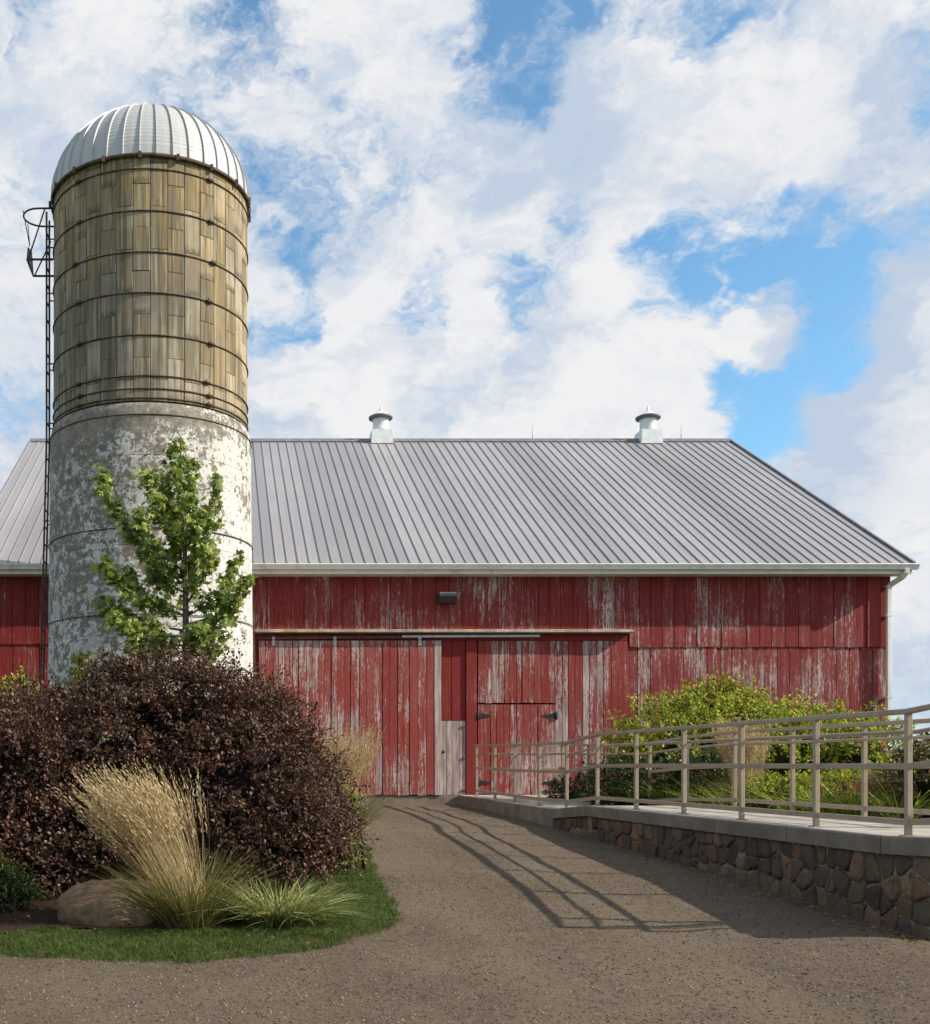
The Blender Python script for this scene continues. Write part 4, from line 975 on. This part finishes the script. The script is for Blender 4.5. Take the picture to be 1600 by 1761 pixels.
# garden behind the ramp
YG = m_leaf('yellow_green_leaf', [(0, (.09, .145, .014)), (.4, (.23, .30, .025)), (.8, (.42, .45, .05)), (1, (.62, .46, .08))], .45, .42, .35)
YO = m_leaf('turning_leaf', [(0, (.14, .14, .02)), (.5, (.30, .25, .03)), (1, (.45, .26, .05))], .45, .35, .35)
DG = m_leaf('dark_green_leaf', [(0, (.018, .035, .008)), (.6, (.045, .075, .014)), (1, (.10, .13, .03))], .4, .25, .4)
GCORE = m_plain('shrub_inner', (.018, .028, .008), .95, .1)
GRP = 'shrubs of the garden bed'
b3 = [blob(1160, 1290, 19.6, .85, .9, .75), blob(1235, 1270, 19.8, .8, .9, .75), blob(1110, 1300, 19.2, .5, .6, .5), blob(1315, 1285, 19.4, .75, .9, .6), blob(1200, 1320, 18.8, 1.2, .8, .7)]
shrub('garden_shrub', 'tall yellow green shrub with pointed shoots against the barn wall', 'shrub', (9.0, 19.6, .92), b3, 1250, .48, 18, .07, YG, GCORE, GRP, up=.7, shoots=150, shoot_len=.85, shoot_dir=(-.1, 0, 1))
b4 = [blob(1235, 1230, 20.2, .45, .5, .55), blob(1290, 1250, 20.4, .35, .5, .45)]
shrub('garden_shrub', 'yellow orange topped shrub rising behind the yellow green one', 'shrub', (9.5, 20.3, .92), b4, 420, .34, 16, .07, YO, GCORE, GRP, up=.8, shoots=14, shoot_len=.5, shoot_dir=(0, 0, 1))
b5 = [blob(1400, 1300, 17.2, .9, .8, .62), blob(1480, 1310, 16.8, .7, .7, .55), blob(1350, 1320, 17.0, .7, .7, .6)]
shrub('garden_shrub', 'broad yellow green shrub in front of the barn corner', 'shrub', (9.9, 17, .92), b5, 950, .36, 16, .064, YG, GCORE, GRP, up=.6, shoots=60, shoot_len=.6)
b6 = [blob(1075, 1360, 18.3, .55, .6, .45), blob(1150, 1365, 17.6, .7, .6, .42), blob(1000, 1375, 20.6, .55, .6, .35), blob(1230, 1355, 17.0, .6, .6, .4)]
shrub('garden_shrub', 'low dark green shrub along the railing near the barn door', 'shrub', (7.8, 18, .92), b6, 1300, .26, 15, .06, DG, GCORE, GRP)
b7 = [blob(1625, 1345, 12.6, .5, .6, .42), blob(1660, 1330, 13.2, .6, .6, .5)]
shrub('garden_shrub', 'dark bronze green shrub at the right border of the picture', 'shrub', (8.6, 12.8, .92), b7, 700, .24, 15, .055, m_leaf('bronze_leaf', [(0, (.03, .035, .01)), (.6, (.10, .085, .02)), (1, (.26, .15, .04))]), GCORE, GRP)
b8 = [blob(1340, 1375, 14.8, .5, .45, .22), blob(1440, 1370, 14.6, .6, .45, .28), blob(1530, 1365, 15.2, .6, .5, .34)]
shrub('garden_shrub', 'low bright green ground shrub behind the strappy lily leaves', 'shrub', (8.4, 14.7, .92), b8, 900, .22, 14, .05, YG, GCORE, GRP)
lil = [(1105, 17.9), (1150, 17.2), (1205, 16.5), (1255, 15.6), (1310, 14.9), (1365, 14.2), (1420, 13.6), (1470, 13.1), (1545, 12.5), (1185, 18.1), (1335, 15.8), (1445, 14.6)]
where = ['nearest the barn door', 'second along the railing from the barn', 'third along the railing from the barn', 'beside the pale reed grass', 'just right of the pale reed grass', 'in the middle of the bed front', 'right of the middle of the bed front', 'by the short pale grass', 'at the right end of the bed', 'below the tall yellow green shrub', 'behind the pale reed grass on its right', 'in front of the broad yellow green shrub']
for (p_, Y), w in zip(lil, where):
    tuft('daylily_clump', 'clump of strappy yellow green lily leaves '+w, 'plant', (px(p_, 1380, Y).x, Y, .93), 120, .55, .018, (.3, .9), LILY, .16, 'daylily clumps in the garden bed', .8)
FLW = m_leaf('red_flower', [(0, (.42, .05, .03)), (1, (.55, .16, .10))], .5, .3)
for (p_, q_, Y, lab) in ((1238, 1325, 16.9, 'spray of small red flowers left of the pale reed grass'), (1472, 1358, 14.0, 'pink red flower heads at the right of the garden bed'), (1215, 1330, 17.0, 'red flowers beside the dark green shrub')):
    c = px(p_, q_, Y); f = tag(empty('flower_spray', (c.x, Y, .93)), lab, 'flower', 'red flowers of the garden bed'); n = 26
    P_ = np.array(c)[None]+RG.normal(0, 1, (n, 3))*np.array([.16, .12, .06]); k = 5
    PP = np.repeat(P_, k, 0); DD = RG.normal(0, 1, PP.shape)+np.array([0, 0, .5])
    obj('petals', scatter('petals', LEAF4[0], LEAF4[1], PP, DD, RG.normal(0, 1, PP.shape), .045*RG.uniform(.7, 1.2, len(PP))), FLW, f)['kind'] = 'stuff'
    m = MB()
    for q in P_: m.tube([(c.x+(q[0]-c.x)*.4, Y+(q[1]-Y)*.4, .93), tuple(q)], .004, 4)
    m.build('stalks', GREENM, f)['kind'] = 'stuff'
# plants glimpsed round the island
b9 = [blob(20, 1212, 13.6, .32, .4, .26), blob(-60, 1215, 13.6, .4, .4, .3)]
shrub('yellow_green_shrub', 'bright yellow green shrub peeping over the purple shrub at the left border', 'shrub', (px(0, 1300, 13.6).x, 13.6, gz(-2.8, 13.6)), [*b9, blob(-20, 1330, 13.6, .5, .4, .8)], 420, .22, 14, .06, YG, GCORE, None, up=.7)
b10 = [blob(585, 1455, 11.9, .16, .35, .30), blob(590, 1400, 12.6, .14, .35, .28)]
shrub('yellow_green_shrub', 'narrow yellow green plant along the drive side of the purple shrub', 'shrub', (px(603, 1500, 12.2).x, 12.2, gz(1.4, 12.2)), b10, 170, .16, 12, .038, LILY, GCORE, None, up=.8)
b11 = [blob(0, 1545, 9.9, .28, .35, .24), blob(-60, 1545, 9.8, .4, .4, .3)]
shrub('dark_green_shrub', 'low dark green shrub left of the boulder', 'shrub', (px(10, 1590, 9.7).x, 9.7, gz(-2, 9.7)), b11, 800, .18, 14, .04, DG, GCORE)
b12 = [blob(147, 1175, 14.8, .25, .3, .3), blob(150, 1300, 14.8, .4, .4, 1.0)]
shrub('young_green_shrub', 'light green shoots behind the purple shrub at the silo wall', 'shrub', (px(150, 1400, 14.8).x, 14.8, gz(-2, 14.8)), b12, 260, .25, 14, .06, YG, GCORE, None, up=.8)

# loose gravel and fallen leaves
def pebbles(n, xr, yr, smin, smax, yexp=1.0):
    x = RG.uniform(*xr, n); y = yr[0]+(yr[1]-yr[0])*RG.uniform(0, 1, n)**yexp
    ok = np.array([not inside(a, b_, isl) and (a < ex(b_)-.02) for a, b_ in zip(x, y)]); x, y = x[ok], y[ok]
    s = smin+(smax-smin)*RG.uniform(0, 1, len(x))**3
    z = np.array([drivez(a, b_) for a, b_ in zip(x, y)])
    return np.stack([x, y, z+s*.15], 1), s
OCT = ([(1, 0, 0), (-.8, .2, 0), (.1, 1, 0), (0, -.9, .1), (0.1, .1, .62), (0, 0, -.5)], [(0, 2, 4), (2, 1, 4), (1, 3, 4), (3, 0, 4), (2, 0, 5), (1, 2, 5), (3, 1, 5), (0, 3, 5)])
A, sa = pebbles(70000, (-2.6, 6), (5.4, 12), .0028, .013, 1.2); B_, sb = pebbles(22000, (0, 6), (11, 22.6), .005, .014)
P_ = np.concatenate([A, B_]); S_ = np.concatenate([sa, sb]); D_ = RG.normal(0, 1, P_.shape); D_[:, 2] *= .25
tag(obj('loose_gravel', scatter('loose_gravel', OCT[0], OCT[1], P_, D_, np.tile([0, 0, 1.], (len(P_), 1))+RG.normal(0, .3, P_.shape), S_), STONELET), 'loose crushed stone lying on the drive', 'gravel', kind='stuff')
FALL = m_leaf('fallen_leaf', [(0, (.07, .03, .012)), (.5, (.16, .07, .022)), (1, (.30, .17, .05))], .8, .1)
P_ = []
for i in range(340):
    Y = 8.4+7*random.random()**1.6; x = ex(Y)-.03-abs(random.gauss(0, .12)); P_.append((x, Y, drivez(x, Y)+.008))
for i in range(160):
    a = random.uniform(-2.6, 1.4); Y = random.uniform(8.0, 10.2)
    if inside(a, Y, isl): P_.append((a, Y, islz(a, Y)+.03))
for i in range(60):
    a, Y = random.uniform(0, 5.4), random.uniform(6, 18)
    if not inside(a, Y, isl): P_.append((a, Y, drivez(a, Y)+.006))
P_ = np.array(P_); D_ = RG.normal(0, 1, P_.shape); D_[:, 2] *= .25
tag(obj('fallen_leaves', scatter('fallen_leaves', LEAF4[0], LEAF4[1], P_, D_, np.tile([0, 0, 1.], (len(P_), 1))+RG.normal(0, .3, P_.shape), .04*RG.uniform(.6, 1.3, len(P_))), FALL), 'brown fallen leaves along the stone wall and bed', 'leaves', kind='stuff')
